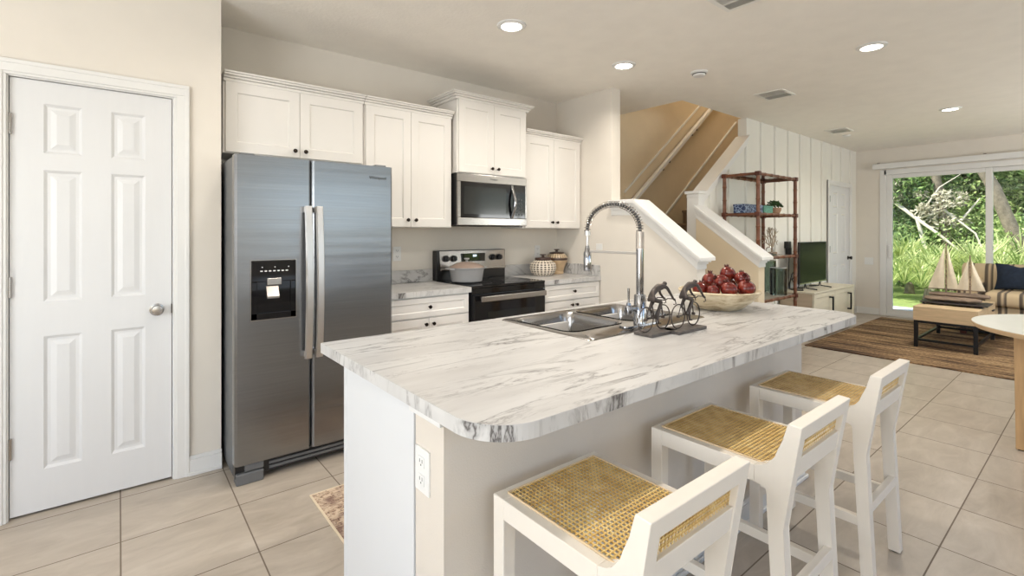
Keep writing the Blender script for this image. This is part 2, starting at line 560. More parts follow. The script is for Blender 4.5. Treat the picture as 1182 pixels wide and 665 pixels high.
class MB:
    def __init__(s):
        s.bm = bmesh.new()

    def face(s, vs):
        try:
            return s.bm.faces.new(vs)
        except ValueError:
            return None

    def quad(s, pts):
        return s.face([s.bm.verts.new(p) for p in pts])

    def box(s, x0, x1, y0, y1, z0, z1, bev=0, seg=2):
        x0, x1 = min(x0, x1), max(x0, x1)
        y0, y1 = min(y0, y1), max(y0, y1)
        z0, z1 = min(z0, z1), max(z0, z1)
        v = [s.bm.verts.new(p) for p in ((x0, y0, z0), (x1, y0, z0), (x1, y1, z0), (x0, y1, z0), (x0, y0, z1), (x1, y0, z1), (x1, y1, z1), (x0, y1, z1))]
        fs = [s.face([v[i] for i in q]) for q in ((0, 3, 2, 1), (4, 5, 6, 7), (0, 1, 5, 4), (1, 2, 6, 5), (2, 3, 7, 6), (3, 0, 4, 7))]
        if bev:
            es = list({e for f in fs for e in f.edges})
            bmesh.ops.bevel(s.bm, geom=es, offset=bev, segments=seg, affect='EDGES', profile=.5)
        return s

    def prism(s, poly, axis, a, b, bev=0):
        def P(p, t):
            return {'x': (t, p[0], p[1]), 'y': (p[0], t, p[1]), 'z': (p[0], p[1], t)}[axis]
        A = [s.bm.verts.new(P(p, a)) for p in poly]
        B = [s.bm.verts.new(P(p, b)) for p in poly]
        n = len(poly)
        fs = [s.face(A), s.face(B[::-1])]
        for i in range(n):
            fs.append(s.face([A[i], B[i], B[(i + 1) % n], A[(i + 1) % n]]))
        if bev:
            es = list({e for f in fs if f for e in f.edges})
            bmesh.ops.bevel(s.bm, geom=es, offset=bev, segments=2, affect='EDGES', profile=.5)
        return s

    def lathe(s, prof, c=(0, 0, 0), n=32, axis='z', closed=True, sx=1, sy=1):
        rings = []
        c = Vector(c)

        def T(x, y, z):
            if axis == 'z':
                return c + Vector((x, y, z))
            if axis == 'y':      # profile height runs towards -Y
                return c + Vector((x, -z, y))
            return c + Vector((-z, y, x))
        for r, z in prof:
            if r < 1e-6:
                rings.append([s.bm.verts.new(T(0, 0, z))])
            else:
                rings.append([s.bm.verts.new(T(r * sx * math.cos(2 * PI * i / n), r * sy * math.sin(2 * PI * i / n), z)) for i in range(n)])
        for a, b in zip(rings, rings[1:]):
            if len(a) == 1 and len(b) == 1:
                continue
            for i in range(n):
                j = (i + 1) % n
                if len(a) == 1:
                    s.face([a[0], b[i], b[j]])
                elif len(b) == 1:
                    s.face([a[i], a[j], b[0]])
                else:
                    s.face([a[i], a[j], b[j], b[i]])
        if closed:
            for rg in (rings[0], rings[-1]):
                if len(rg) > 1:
                    s.face(rg)
        return s

    def tube(s, pts, rad, n=10, cap=True):
        pts = [Vector(p) for p in pts]
        rs = rad if isinstance(rad, (list, tuple)) else [rad] * len(pts)
        t0 = (pts[1] - pts[0]).normalized()
        up = Vector((0, 0, 1)) if abs(t0.z) < .9 else Vector((1, 0, 0))
        nrm = t0.cross(up).normalized()
        rings = []
        for i, p in enumerate(pts):
            t = (pts[min(i + 1, len(pts) - 1)] - pts[max(i - 1, 0)]).normalized()
            nrm = (nrm - t * nrm.dot(t)).normalized()
            bi = t.cross(nrm)
            rings.append([s.bm.verts.new(p + (nrm * math.cos(2 * PI * k / n) + bi * math.sin(2 * PI * k / n)) * rs[i]) for k in range(n)])
        for a, b in zip(rings, rings[1:]):
            for k in range(n):
                s.face([a[k], a[(k + 1) % n], b[(k + 1) % n], b[k]])
        if cap:
            s.face(rings[0][::-1])
            s.face(rings[-1])
        return s

    def bar(s, p0, p1, w, h):
        """rectangular bar from p0 to p1, width w across, height h"""
        p0, p1 = Vector(p0), Vector(p1)
        t = (p1 - p0).normalized()
        up = Vector((0, 0, 1)) if abs(t.z) < .9 else Vector((0, 1, 0))
        sd = t.cross(up).normalized()
        up = sd.cross(t)
        c = [(-w / 2, -h / 2), (w / 2, -h / 2), (w / 2, h / 2), (-w / 2, h / 2)]
        A = [s.bm.verts.new(p0 + sd * a + up * b) for a, b in c]
        B = [s.bm.verts.new(p1 + sd * a + up * b) for a, b in c]
        s.face(A[::-1])
        s.face(B)
        for i in range(4):
            s.face([A[i], A[(i + 1) % 4], B[(i + 1) % 4], B[i]])
        return s

    def ball(s, c, r, n=12, sc=(1, 1, 1)):
        m = Matrix.Translation(Vector(c)) @ Matrix.Diagonal((*sc, 1))
        bmesh.ops.create_uvsphere(s.bm, u_segments=n, v_segments=max(6, n * 2 // 3), radius=r, matrix=m)
        return s

    def ring(s, c, ax, R, r, n=28, m=6):
        """torus about axis ax"""
        c, ax = Vector(c), Vector(ax).normalized()
        up = Vector((0, 0, 1))
        a = ax.cross(up).normalized()
        b = a.cross(ax).normalized()
        pts = [c + (a * math.cos(2 * PI * i / n) + b * math.sin(2 * PI * i / n)) * R for i in range(n)]
        rings = []
        for i in range(n):
            d = (pts[i] - c).normalized()
            rings.append([s.bm.verts.new(pts[i] + (d * math.cos(2 * PI * k / m) + ax * math.sin(2 * PI * k / m)) * r) for k in range(m)])
        for i in range(n):
            p, q = rings[i], rings[(i + 1) % n]
            for k in range(m):
                s.face([p[k], p[(k + 1) % m], q[(k + 1) % m], q[k]])
        return s

    def panels(s, o, U, V, N, w, h, t, rects, rings):
        """slab w x h (origin o, axes U,V, outward N, thickness t) whose front has moulded panels.
        rects: (u0,v0,u1,v1) on a column/row grid; rings: (inset, depth) nested steps."""
        o, U, V, N = Vector(o), Vector(U), Vector(V), Vector(N)
        us = sorted({0, w, *[r[0] for r in rects], *[r[2] for r in rects]})
        vs = sorted({0, h, *[r[1] for r in rects], *[r[3] for r in rects]})
        vd = {}

        def P(u, v, d=0.0):
            k = (round(u, 5), round(v, 5), round(d, 5))
            if k not in vd:
                vd[k] = s.bm.verts.new(o + U * u + V * v + N * (t - d))
            return vd[k]
        for i in range(len(us) - 1):
            for j in range(len(vs) - 1):
                a, b, c, d = us[i], vs[j], us[i + 1], vs[j + 1]
                hit = any(abs(r[0] - a) < 1e-6 and abs(r[1] - b) < 1e-6 and abs(r[2] - c) < 1e-6 and abs(r[3] - d) < 1e-6 for r in rects)
                if not hit:
                    s.face([P(a, b), P(c, b), P(c, d), P(a, d)])
                else:
                    prev = [P(a, b), P(c, b), P(c, d), P(a, d)]
                    for ins, dep in rings:
                        cur = [P(a + ins, b + ins, dep), P(c - ins, b + ins, dep), P(c - ins, d - ins, dep), P(a + ins, d - ins, dep)]
                        for k in range(4):
                            s.face([prev[k], prev[(k + 1) % 4], cur[(k + 1) % 4], cur[k]])
                        prev = cur
                    s.face(prev)
        # sides and back
        bk = [s.bm.verts.new(o + U * a + V * b) for a, b in ((0, 0), (w, 0), (w, h), (0, h))]
        s.face(bk[::-1])
        loops = [[P(u, 0) for u in us], [P(w, v) for v in vs], [P(u, h) for u in us[::-1]], [P(0, v) for v in vs[::-1]]]
        for k, lp in enumerate(loops):
            s.face([bk[k]] + [bk[(k + 1) % 4]] + lp[::-1])
        return s

    def build(s, name, mat, parent=None, label=None, smooth=False, kind=None, ang=40):
        bmesh.ops.recalc_face_normals(s.bm, faces=s.bm.faces[:])
        return s._fin(name, mat, parent, label, smooth, kind, ang)

    def _fin(s, name, mat, parent, label, smooth, kind, ang=40):
        vs = s.bm.verts
        if parent is None:
            xs = [v.co.x for v in vs]
            ys = [v.co.y for v in vs]
            zs = [v.co.z for v in vs]
            og = Vector(((min(xs) + max(xs)) / 2, (min(ys) + max(ys)) / 2, min(zs)))
        else:
            og = ORG[parent.name]
        bmesh.ops.translate(s.bm, vec=-og, verts=vs[:])
        me = bpy.data.meshes.new(name)
        s.bm.to_mesh(me)
        s.bm.free()
        if smooth:
            me.shade_smooth()
            me.set_sharp_from_angle(angle=math.radians(ang))
        me.materials.append(mt[mat])
        o = bpy.data.objects.new(name, me)
        COL.objects.link(o)
        if parent is None:
            o.location = og
        else:
            o.parent = parent
        ORG[o.name] = og
        if label:
            o['label'] = label
        if kind:
            o['kind'] = kind
        return o


def thing(name, label, cat, loc, group=None, kind=None):
    o = bpy.data.objects.new(name, None)
    o.empty_display_size = .1
    COL.objects.link(o)
    o.location = loc
    ORG[o.name] = Vector(loc)
    o['label'] = label
    o['category'] = cat
    if group:
        o['group'] = group
    if kind:
        o['kind'] = kind
    return o


def tag(o, label, cat, group=None, kind=None):
    o['label'] = label
    o['category'] = cat
    if group:
        o['group'] = group
    if kind:
        o['kind'] = kind
    return o


def struct(o, label, cat):
    o['kind'] = 'structure'
    o['label'] = label
    o['category'] = cat
    return o


def dup(root, loc, label, group=None):
    r = root.copy()
    COL.objects.link(r)
    r.location = loc
    r['label'] = label
    if group:
        r['group'] = group
    for ch in list(root.children):
        c = ch.copy()
        COL.objects.link(c)
        c.parent = r
        for gch in list(ch.children):
            d = gch.copy()
            COL.objects.link(d)
            d.parent = c
    return r


def text_mesh(txt, size, o, U, V, mat, name, parent, depth=.0008, font_scale=1):
    cu = bpy.data.curves.new('t', 'FONT')
    cu.body = txt
    cu.size = size
    cu.extrude = depth
    ob = bpy.data.objects.new('t', cu)
    COL.objects.link(ob)
    dg = bpy.context.evaluated_depsgraph_get()
    me = bpy.data.meshes.new_from_object(ob.evaluated_get(dg))
    bpy.data.objects.remove(ob)
    U, V, o = Vector(U), Vector(V), Vector(o)
    N = U.cross(V)
    og = ORG[parent.name]
    for v in me.vertices:
        c = v.co.copy()
        v.co = o + U * c.x * font_scale + V * c.y + N * c.z - og
    me.name = name
    me.materials.clear()
    me.materials.append(mt[mat])
    r = bpy.data.objects.new(name, me)
    COL.objects.link(r)
    r.parent = parent
    ORG[r.name] = og
    return r


# ================================================================== THE ROOM
CE = 2.66
XL, XF, YF = -2.6, 9.5, -2.4          # left end, far end, front wall
YB, YP, YW = 3.62, 3.18, 2.68         # kitchen back wall, pantry wall, batten wall
XK = 3.52                             # stair wall at the end of the kitchen

b = MB()
b.box(XL - .15, XF + .15, YF - .15, YB + .15, -.12, 0)
struct(b.build('floor', 'tile'), 'beige square porcelain tile floor with darker grout', 'floor')

b = MB()
sx0, sx1, sy0 = 4.42, 8.3, 2.735
b.box(XL - .15, XF + .15, YF - .15, sy0, CE, CE + .28)
b.box(XL - .15, sx0, sy0, YB + .12, CE, CE + .28)
b.box(sx1, XF + .15, sy0, YB + .12, CE, CE + .28)
struct(b.build('ceiling', 'ceil'), 'warm white textured ceiling with recessed lights', 'ceiling')

b = MB()
b.box(.45, XK + .06, YB, YB + .12, 0, CE)
struct(b.build('wall_back', 'wall'), 'warm beige wall behind the kitchen cabinets', 'wall')
b = MB()
b.box(XK + .06, XF + .1, YB, YB + .12, 0, 5.3)
struct(b.build('wall_stair_back', 'stairwall'), 'tan wall behind the staircase carrying the handrail', 'wall')
b = MB()
b.box(4.3, 4.42, 2.735, YB, CE + .28, 5.3)
b.box(sx1, sx1 + .1, 2.735, YB, CE + .28, 5.3)
b.box(4.3, sx1 + .1, 2.62, 2.735, CE + .28, 5.3)
struct(b.build('wall_upper', 'stairwall'), 'tan walls of the upper floor around the stair opening', 'wall')
b = MB()
b.box(4.3, sx1 + .1, 2.62, YB + .12, 5.3, 5.4)
struct(b.build('ceiling_upper', 'ceil'), 'ceiling of the upper floor above the stairs', 'ceiling')

# pantry wall with its door opening, and the return beside the refrigerator
DX0, DX1, DZ = -.392, .220, 2.046
b = MB()
b.box(XL, DX0 - .02, YP, YP + .115, 0, CE)
b.box(DX1 + .02, .45, YP, YP + .115, 0, CE)
b.box(DX0 - .02, DX1 + .02, YP, YP + .115, DZ + .015, CE)
b.box(.335, .45, YP + .115, YB + .12, 0, CE)
struct(b.build('wall_pantry', 'wall'), 'beige wall left of the refrigerator holding the pantry door', 'wall')
b = MB()
b.box(XL, .335, YB + .12, YB + .2, 0, CE)
struct(b.build('wall_pantry_back', 'wall'), 'wall at the back of the pantry', 'wall')

# left end with a window, front wall with two windows (behind the camera)
b = MB()
b.box(XL - .1, XL, YF, YB + .2, 0, .55)
b.box(XL - .1, XL, YF, YB + .2, 2.35, CE)
b.box(XL - .1, XL, YF, -.65, .55, 2.35)
b.box(XL - .1, XL, 1.75, YB + .2, .55, 2.35)
struct(b.build('wall_left', 'wall'), 'beige end wall with a tall window', 'wall')
b = MB()
wins = [(1.55, 4.25, .95, 2.35), (6.2, 8.6, .6, 2.3), (-2.15, .45, .6, 2.4)]
xs = [XL - .1, -2.15, .45, 1.55, 4.25, 6.2, 8.6, XF + .1]
for i in range(0, 8, 2):
    b.box(xs[i], xs[i + 1], YF - .1, YF, 0, CE)
for x0, x1, z0, z1 in wins:
    b.box(x0, x1, YF - .1, YF, 0, z0)
    b.box(x0, x1, YF - .1, YF, z1, CE)
struct(b.build('wall_front', 'wall'), 'beige long wall opposite the kitchen with three windows', 'wall')


def window(name, label, rect, axis):
    b = MB()
    a0, a1, z0, z1 = rect
    w = .05
    def bx(p0, p1, q0, q1):
        if axis == 'y':
            b.box(p0, p1, YF - .07, YF - .02, q0, q1)
        else:
            b.box(XL - .07, XL - .02, p0, p1, q0, q1)
    bx(a0, a1, z0, z0 + w)
    bx(a0, a1, z1 - w, z1)
    bx(a0, a0 + w, z0 + w, z1 - w)
    bx(a1 - w, a1, z0 + w, z1 - w)
    m = (a0 + a1) / 2
    bx(m - .025, m + .025, z0 + w, z1 - w)
    struct(b.build(name, 'trim'), label, 'window')


window('window_1', 'white framed tall window in the left end wall', (-.65, 1.75, .55, 2.35), 'x')
window('window_2', 'white framed wide window opposite the refrigerator', wins[0], 'y')
window('window_3', 'white framed window of the living area front wall', wins[1], 'y')
window('window_4', 'added unseen wide window at the entry end of the front wall, white framed', wins[2], 'y')  # invented opening, put in for the fill light behind the camera

# stair wall at the end of the kitchen: full-height column, then a sloping knee wall
b = MB()
b.prism([(2.05, 0), (YB, 0), (YB, CE), (2.90, CE), (2.90, 1.575), (2.62, 1.575), (2.05, 1.135)], 'x', XK, XK + .125)
struct(b.build('wall_stair', 'wall'), 'pale wall ending the kitchen, stepping down to a sloping knee wall', 'wall')


def sloped_cap(path, axis, a, bb, lay):
    """cap moulding following path (list of (h,z)) in layers (overhang, z0, z1, end extension)"""
    m = MB()
    for ov, z0, z1, ex in lay:
        (h0, zz0), (h1, zz1) = path[0], path[1]
        d = (h1 - h0)
        e = ((h0 - ex * (1 if d > 0 else -1)), zz0 - ex * abs((zz1 - zz0) / d))
        p = [e] + path[1:]
        poly = [(h, z + z1) for h, z in p] + [(h, z + z0) for h, z in p[::-1]]
        m.prism(poly, axis, a - ov, bb + ov, .004)
    return m


CAPL = [(.008, -.125, -.078, .008), (.018, -.078, -.050, .018), (.034, -.050, -.018, .034), (.054, -.018, .012, .058)]
m = sloped_cap([(2.05, 1.165), (2.62, 1.607), (2.90, 1.607)], 'x', XK, XK + .125, CAPL)
struct(m.build('trim_1', 'trim'), 'white sloping cap moulding on the knee wall beside the kitchen', 'trim')

# knee wall on the right of the stairs, newel and batten wall
XR = 4.55
b = MB()
b.prism([(2.04, 0), (2.66, 0), (2.66, 1.56), (2.04, 1.10)], 'x', XR, XR + .12)
struct(b.build('wall_knee', 'stairwall'), 'tan sloping knee wall on the right of the stairs', 'wall')
m = sloped_cap([(2.04, 1.135), (2.66, 1.597)], 'x', XR, XR + .12, CAPL)
struct(m.build('trim_2', 'trim'), 'white sloping cap moulding on the right knee wall of the stairs', 'trim')

b = MB()
TOPP = [(4.61, 0), (XF, 0), (XF, CE), (5.67, CE), (5.67, 2.405), (4.72, 1.70), (4.61, 1.70)]
b.prism(TOPP, 'y', YW, YW + .10)
bx_list = [4.848, 5.253, 5.645, 6.03, 6.42, 6.81, 7.19, 7.575, 7.97, 8.365, 8.765, 9.193]
for x in bx_list:
    top = CE if x > 5.68 else 1.70 + (x - 4.72) * (2.405 - 1.70) / .95 - .05
    z0 = .11 if not (8.12 < x < 9.24) else 2.10
    b.box(x - .022, x + .022, YW - .022, YW + .01, z0, top - .004, .003)
struct(b.build('wall_batten', 'batten'), 'white board and batten wall beside the stairs', 'wall')
b = MB()
b.box(4.592, 4.70, YW - .024, YW + .106, 0, 1.703)
struct(b.build('trim_3', 'trim'), 'white newel post where the two knee walls meet', 'trim')
m = sloped_cap([(4.60, 1.735), (4.72, 1.735), (5.67, 2.44)], 'y', YW - .01, YW + .09, [(.010, -.085, -.05, .0), (.020, -.05, -.012, .012), (.034, -.012, .018, .03)])
struct(m.build('trim_4', 'trim'), 'white sloping cap moulding rising along the batten wall', 'trim')

# far wall with the sliding door opening
SD0, SD1, SDZ = -.06, 2.30, 2.27
b = MB()
b.box(XF, XF + .14, SD1, YW + .12, 0, CE)
b.box(XF, XF + .14, YF - .1, SD0, 0, CE)
b.box(XF, XF + .14, SD0, SD1, SDZ, CE)
b.box(XF, XF + .14, YW + .12, YB + .12, 0, CE)
struct(b.build('wall_far', 'wall'), 'beige far wall around the sliding glass door', 'wall')


# baseboards
def baseb(name, label, boxes):
    b = MB()
    for x0, x1, y0, y1, nx, ny in boxes:
        b.box(x0, x1, y0, y1, 0, .085, .002)
        b.box(x0 + (abs(nx) and .006 * (nx < 0)), x1 - (abs(nx) and .006 * (nx > 0)), y0 + (.006 if ny < 0 else 0), y1 - (.006 if ny > 0 else 0), .085, .105, .003)
        # shoe moulding
        if ny < 0:
            b.box(x0, x1, y0 - .012, y0, 0, .02, .004)
        if nx < 0:
            b.box(x0 - .012, x0, y0, y1, 0, .02, .004)
    struct(b.build(name, 'trim'), label, 'baseboard')


baseb('baseboard_pantry', 'white baseboard between the pantry door and the refrigerator', [(.292, .452, YP - .016, YP, 0, -1), (XL, DX0 - .075, YP - .016, YP, 0, -1)])
baseb('baseboard_far', 'white baseboard on the far wall left of the sliding door', [(XF - .016, XF, SD1 + .06, YW, -1, 0)])
baseb('baseboard_batten', 'white baseboard along the batten wall', [(4.72, 8.16, YW - .016, YW, 0, -1), (9.22, XF - .02, YW - .016, YW, 0, -1)])

# ------------------------------------------------------------------ doors of the room
RINGS = [(.012, .009), (.024, .009), (.046, .002)]


def six_panel_door(name, label, x0, x1, yface, ztop, hinge_mat, knob_mat, co):
    w, h = x1 - x0, ztop - .012
    root = MB()
    t = .035
    lc0, lc1, rc0, rc1 = w * .185, w * .41, w * .59, w * .815
    rows = [(.205, .835), (1.0, 1.625), (1.705, 1.94)]
    rects = [(a, r0 - .012, c, r1 - .012) for a, c in ((lc0, lc1), (rc0, rc1)) for r0, r1 in rows]
    root.panels((x0, yface + t, .012), (1, 0, 0), (0, 0, 1), (0, -1, 0), w, h, t, rects, RINGS)
    d = root.build(name, 'door')
    struct(d, label, 'door')
    # hinges on the left edge
    for z in (.33, 1.075, 1.83):
        m = MB()
        m.tube([(x0 + .002, yface - .007, z - .048), (x0 + .002, yface - .007, z + .048)], .0075, 8)
        m.box(x0 - .001, x0 + .002, yface, yface + .03, z - .045, z + .045)
        m.build('hinge', hinge_mat, d, 'metal hinge', smooth=True)
    kx = x1 - .065
    m = MB()
    m.lathe([(.0, 0), (.031, 0), (.032, .006), (.012, .010), (.011, .028), (.024, .036), (.028, .048), (.024, .058), (.0, .062)], (kx, yface, .92), 20, 'y')
    m.build('knob', knob_mat, d, 'round metal door knob', smooth=True)
    m = MB()
    m.box(x1 - .002, x1 + .006, yface - .003, yface + .012, .895, .945)
    m.build('latch_plate', 'bronze', d)
    # casing
    m = MB()
    for (a, bb, th) in ((.0, .07, .012), (.012, .058, .017), (.05, .07, .02)):
        m.box(x0 - .008 - bb, x0 - .008 - a, yface - co - th, yface - co, 0, ztop + .008 + a, .003)
        m.box(x1 + .008 + a, x1 + .008 + bb, yface - co - th, yface - co, 0, ztop + .008 + a, .003)
        m.box(x0 - .008 - bb, x1 + .008 + bb, yface - co - th, yface - co, ztop + .008 + a, ztop + .008 + bb, .003)
    # jambs
    m.box(x0 - .02, x0 - .003, yface - co, yface + .10, 0, ztop + .003)
    m.box(x1 + .003, x1 + .02, yface - co, yface + .10, 0, ztop + .003)
    m.box(x0 - .02, x1 + .02, yface - co, yface + .10, ztop + .003, ztop + .016)
    m.build('door_frame', 'trim', d)
    return d


six_panel_door('door_1', 'white six panel pantry door with a round knob, left of the refrigerator', DX0, DX1, YP + .012, DZ, 'nickel', 'nickel', .012)
six_panel_door('door_2', 'white six panel door in the batten wall behind the television console', 8.26, 9.14, YW - .008, 2.03, 'black', 'bronze', .0)

# sliding glass door
d3 = thing('door_3', 'white framed sliding glass door onto the garden', 'door', (XF + .07, (SD0 + SD1) / 2, 0), kind='structure')
m = MB()
m.box(XF - .01, XF + .13, SD1 - .03, SD1 + .055, 0, SDZ + .05, .004)
m.box(XF - .01, XF + .13, SD0 - .055, SD0 + .03, 0, SDZ + .05, .004)
m.box(XF - .01, XF + .13, SD0, SD1, SDZ - .03, SDZ + .05, .004)
m.box(XF - .005, XF + .14, SD0, SD1, 0, .03, .004)
m.build('door_frame', 'trim', d3)
ym = 1.10
for nm, y0, y1, x0 in (('sliding_panel', ym - .035, SD1 - .03, XF + .02), ('fixed_panel', SD0 + .03, ym + .035, XF + .07)):
    m = MB()
    m.box(x0, x0 + .045, y0, y0 + .07, .03, SDZ - .03, .004)
    m.box(x0, x0 + .045, y1 - .07, y1, .03, SDZ - .03, .004)
    m.box(x0, x0 + .045, y0 + .07, y1 - .07, .03, .11, .004)
    m.box(x0, x0 + .045, y0 + .07, y1 - .07, SDZ - .09, SDZ - .03, .004)
    p = m.build(nm, 'trim', d3)
    g_ = MB()
    g_.box(x0 + .02, x0 + .026, y0 + .07, y1 - .07, .11, SDZ - .09)
    g_.build('pane', 'pane', p)
m = MB()
m.box(XF - .006, XF + .02, SD1 - .075, SD1 - .055, .92, 1.12, .004)
m.build('door_pull', 'plate', d3)

# blind headrail above the sliding door
hr = thing('blind_headrail', 'long white blind headrail mounted above the sliding glass door', 'blind rail', (XF - .06, 1.15, SDZ + .07))
m = MB()
m.box(XF - .075, XF - .005, SD0 - .15, SD1 + .14, SDZ + .065, SDZ + .15, .008)
m.build('valance', 'trim', hr)
for y in (SD1 + .05, 1.12):
    m = MB()
    m.box(XF - .06, XF, y, y + .03, SDZ + .15, SDZ + .165)
    m.build('bracket', 'nickel', hr)

# ------------------------------------------------------------------ staircase
b = MB()
n1 = 5
for i in range(n1):                                   # lower flight, rising towards the back wall
    b.box(XK + .125, XR, 1.72 + .225 * i, YB, .18 * i, .18 * (i + 1), .012)
for i in range(n1):
    b.box(XK + .125, XR, 1.695 + .225 * i, 1.76 + .225 * i, .18 * (i + 1) - .03, .18 * (i + 1) + .001, .012)
b.box(XR, 5.15, YW + .1, YB, 0, .9, .005)
for i in range(10):                                   # upper flight, rising to the right
    x = 5.15 + .23 * i
    b.box(x, 7.6, YW + .1, YB, .9 + .18 * i, .9 + .18 * (i + 1), .012)
    b.box(x - .025, x + .05, YW + .1, YB, .9 + .18 * (i + 1) - .03, .9 + .18 * (i + 1) + .001, .012)
tag(b.build('staircase', 'carpet'), 'carpeted staircase turning behind the two sloping knee walls', 'staircase', kind='structure')
b = MB()
sk = lambda x: .93 + (x - 4.67) * .782
b.prism([(4.67, sk(4.67) - .45), (4.67, sk(4.67)), (7.3, sk(7.3)), (7.3, sk(7.3) - .45)], 'y', YB - .018, YB)
struct(b.build('trim_5', 'stairwall'), 'sloping skirt board along the upper stair flight', 'trim')
b = MB()
b.prism([(4.67, sk(4.67)), (4.67, sk(4.67) + .025), (7.3, sk(7.3) + .025), (7.3, sk(7.3))], 'y', YB - .024, YB)
struct(b.build('trim_6', 'trim'), 'thin white cap on the stair skirt board', 'trim')
hrl = thing('handrail', 'white wooden handrail climbing the tan wall above the stairs', 'handrail', (4.9, YB - .05, 1.75))
hz = lambda x: 1.74 + (x - 4.80) * .775
b = MB()
b.prism([(4.62, hz(4.62) - .02), (4.62, hz(4.62) + .20), (7.0, hz(7.0) + .20), (7.0, hz(7.0) - .02)], 'y', YB - .012, YB)
b.build('backing_board', 'stairwall', hrl, 'tan backing board')
b = MB()
b.prism([(4.62, hz(4.62) + .19), (4.62, hz(4.62) + .215), (7.0, hz(7.0) + .215), (7.0, hz(7.0) + .19)], 'y', YB - .02, YB)
b.build('board_edge', 'trim', hrl)
b = MB()
b.prism([(4.62, hz(4.62)), (4.62, hz(4.62) + .06), (7.0, hz(7.0) + .06), (7.0, hz(7.0))], 'y', YB - .095, YB - .045, .008)
b.build('rail', 'trim', hrl)
for x in (5.32, 5.46, 5.99, 6.10):
    b = MB()
    b.tube([(x, YB - .01, hz(x) - .03), (x, YB - .07, hz(x) - .03), (x, YB - .07, hz(x) + .01)], .008, 8)
    b.build('bracket', 'black', hrl, 'dark metal bracket')


# ================================================================== KITCHEN
def knob_on(x, y, z, parent):
    m = MB()
    m.lathe([(.0, 0), (.006, 0), (.0055, .012), (.011, .017), (.0135, .023), (.011, .029), (0, .031)], (x, y, z), 14, 'y')
    return m.build('knob', 'bronze', parent, 'dark bronze knob', smooth=True)


SH = [(.0035, .006), (.006, .008)]


def shaker(x0, x1, z0, z1, y, fr=.06, rings=SH):
    m = MB()
    m.panels((x0, y, z0), (1, 0, 0), (0, 0, 1), (0, -1, 0), x1 - x0, z1 - z0, .019, [(fr, fr, x1 - x0 - fr, z1 - z0 - fr)], rings)
    return m


def wall_cabinet(label, x0, x1, z0, z1, yf, knobz, crown_l, crown_r, kx=.032, fr=.06):
    t = thing('wall_cabinet', label, 'cabinet', ((x0 + x1) / 2, YB, z0), 'white upper cabinets')
    m = MB()
    m.box(x0, x1, yf, YB - .002, z0, z1)
    m.build('cabinet_body', 'cab', t)
    mid = (x0 + x1) / 2
    g = .0015
    for k, (a, c) in enumerate(((x0 + .012, mid - g), (mid + g, x1 - .012))):
        d = shaker(a, c, z0 + .006, z1 - .012, yf, fr).build('cabinet_door', 'cab', t)
        knob_on(mid + (-kx if k == 0 else kx), yf - .019, knobz, d)
    m = MB()
    for ov, a, c in ((.022, -.012, .008), (.034, .008, .022), (.05, .022, .034), (.058, .034, .046)):
        m.box(x0 - (ov if crown_l else 0), x1 + (ov if crown_r else 0), yf - ov + .0, YB - .002, z1 + a, z1 + c, .004)
    m.build('crown_moulding', 'cab', t)
    return t


wall_cabinet('wide white two door cabinet directly above the refrigerator', .475, 1.326, 1.80, 2.232, 3.295, 1.845, 0, 0)
wall_cabinet('tall white upper cabinet between the refrigerator and the microwave', 1.328, 2.044, 1.365, 2.232, 3.295, 1.42, 0, 0)
wall_cabinet('raised white cabinet with projecting crown above the microwave', 2.060, 2.772, 1.80, 2.388, 3.24, 1.85, 1, 1)
wall_cabinet('white upper cabinet right of the microwave, against the stair wall', 2.786, 3.515, 1.365, 2.2, 3.295, 1.42, 0, 0)

# ---- microwave
mw = thing('microwave', 'stainless over-the-range microwave with black window under the raised cabinet', 'microwave', (2.416, YB, 1.378))
X0, X1, Z0, Z1, Yf = 2.060, 2.772, 1.385, 1.796, 3.245
m = MB()
m.box(X0, X1, Yf, YB - .004, Z0, Z1, .004)
m.build('microwave_body', 'black', mw)
m = MB()
m.box(X0, X1, Yf - .022, Yf, Z1 - .065, Z1, .004)
m.box(X0, X1, Yf - .022, Yf, Z0, Z0 + .06, .004)
m.box(X0, X0 + .028, Yf - .022, Yf, Z0 + .06, Z1 - .065, .003)
m.box(X1 - .018, X1, Yf - .022, Yf, Z0 + .06, Z1 - .065, .003)
m.build('front_frame', 'steel_plain', mw)
m = MB()
m.box(X0 + .028, X1 - .15, Yf - .018, Yf, Z0 + .06, Z1 - .065, .003)
dr = m.build('microwave_door', 'blackgloss', mw)
m = MB()
m.box(X0 + .06, X1 - .23, Yf - .0195, Yf - .017, Z0 + .09, Z1 - .10)
m.build('window', 'mw_glass', dr, 'dark tinted door window')
m = MB()
hp = [(X1 - .165, Yf - .02, Z0 + .068)] + [(X1 - .165 + .004 * math.sin(PI * i / 10), Yf - .028 - .03 * math.sin(PI * i / 10), Z0 + .068 + .022 * i + .02) for i in range(0, 11)] + [(X1 - .165, Yf - .02, Z1 - .072)]
m.tube(hp, .013, 10)
m.build('handle', 'chrome', dr, 'curved chrome handle', smooth=True)
m = MB()
m.box(X1 - .148, X1 - .018, Yf - .018, Yf, Z0 + .06, Z1 - .065, .002)
cp = m.build('control_panel', 'blackgloss', mw)
m = MB()
for i in range(5):
    for j in range(3):
        m.box(X1 - .125 + j * .03, X1 - .109 + j * .03, Yf - .0188, Yf - .0178, Z0 + .085 + i * .032, Z0 + .1 + i * .032)
m.build('button', 'black', cp)
m = MB()
m.box(X0 + .05, X1 - .05, Yf + .02, YB - .05, Z0 - .006, Z0)
m.build('underside_grille', 'ventdark', mw)
text_mesh('Whirlpool', .018, (2.375, Yf - .0222, Z1 - .038), (1, 0, 0), (0, 0, 1), 'black', 'logo', mw)

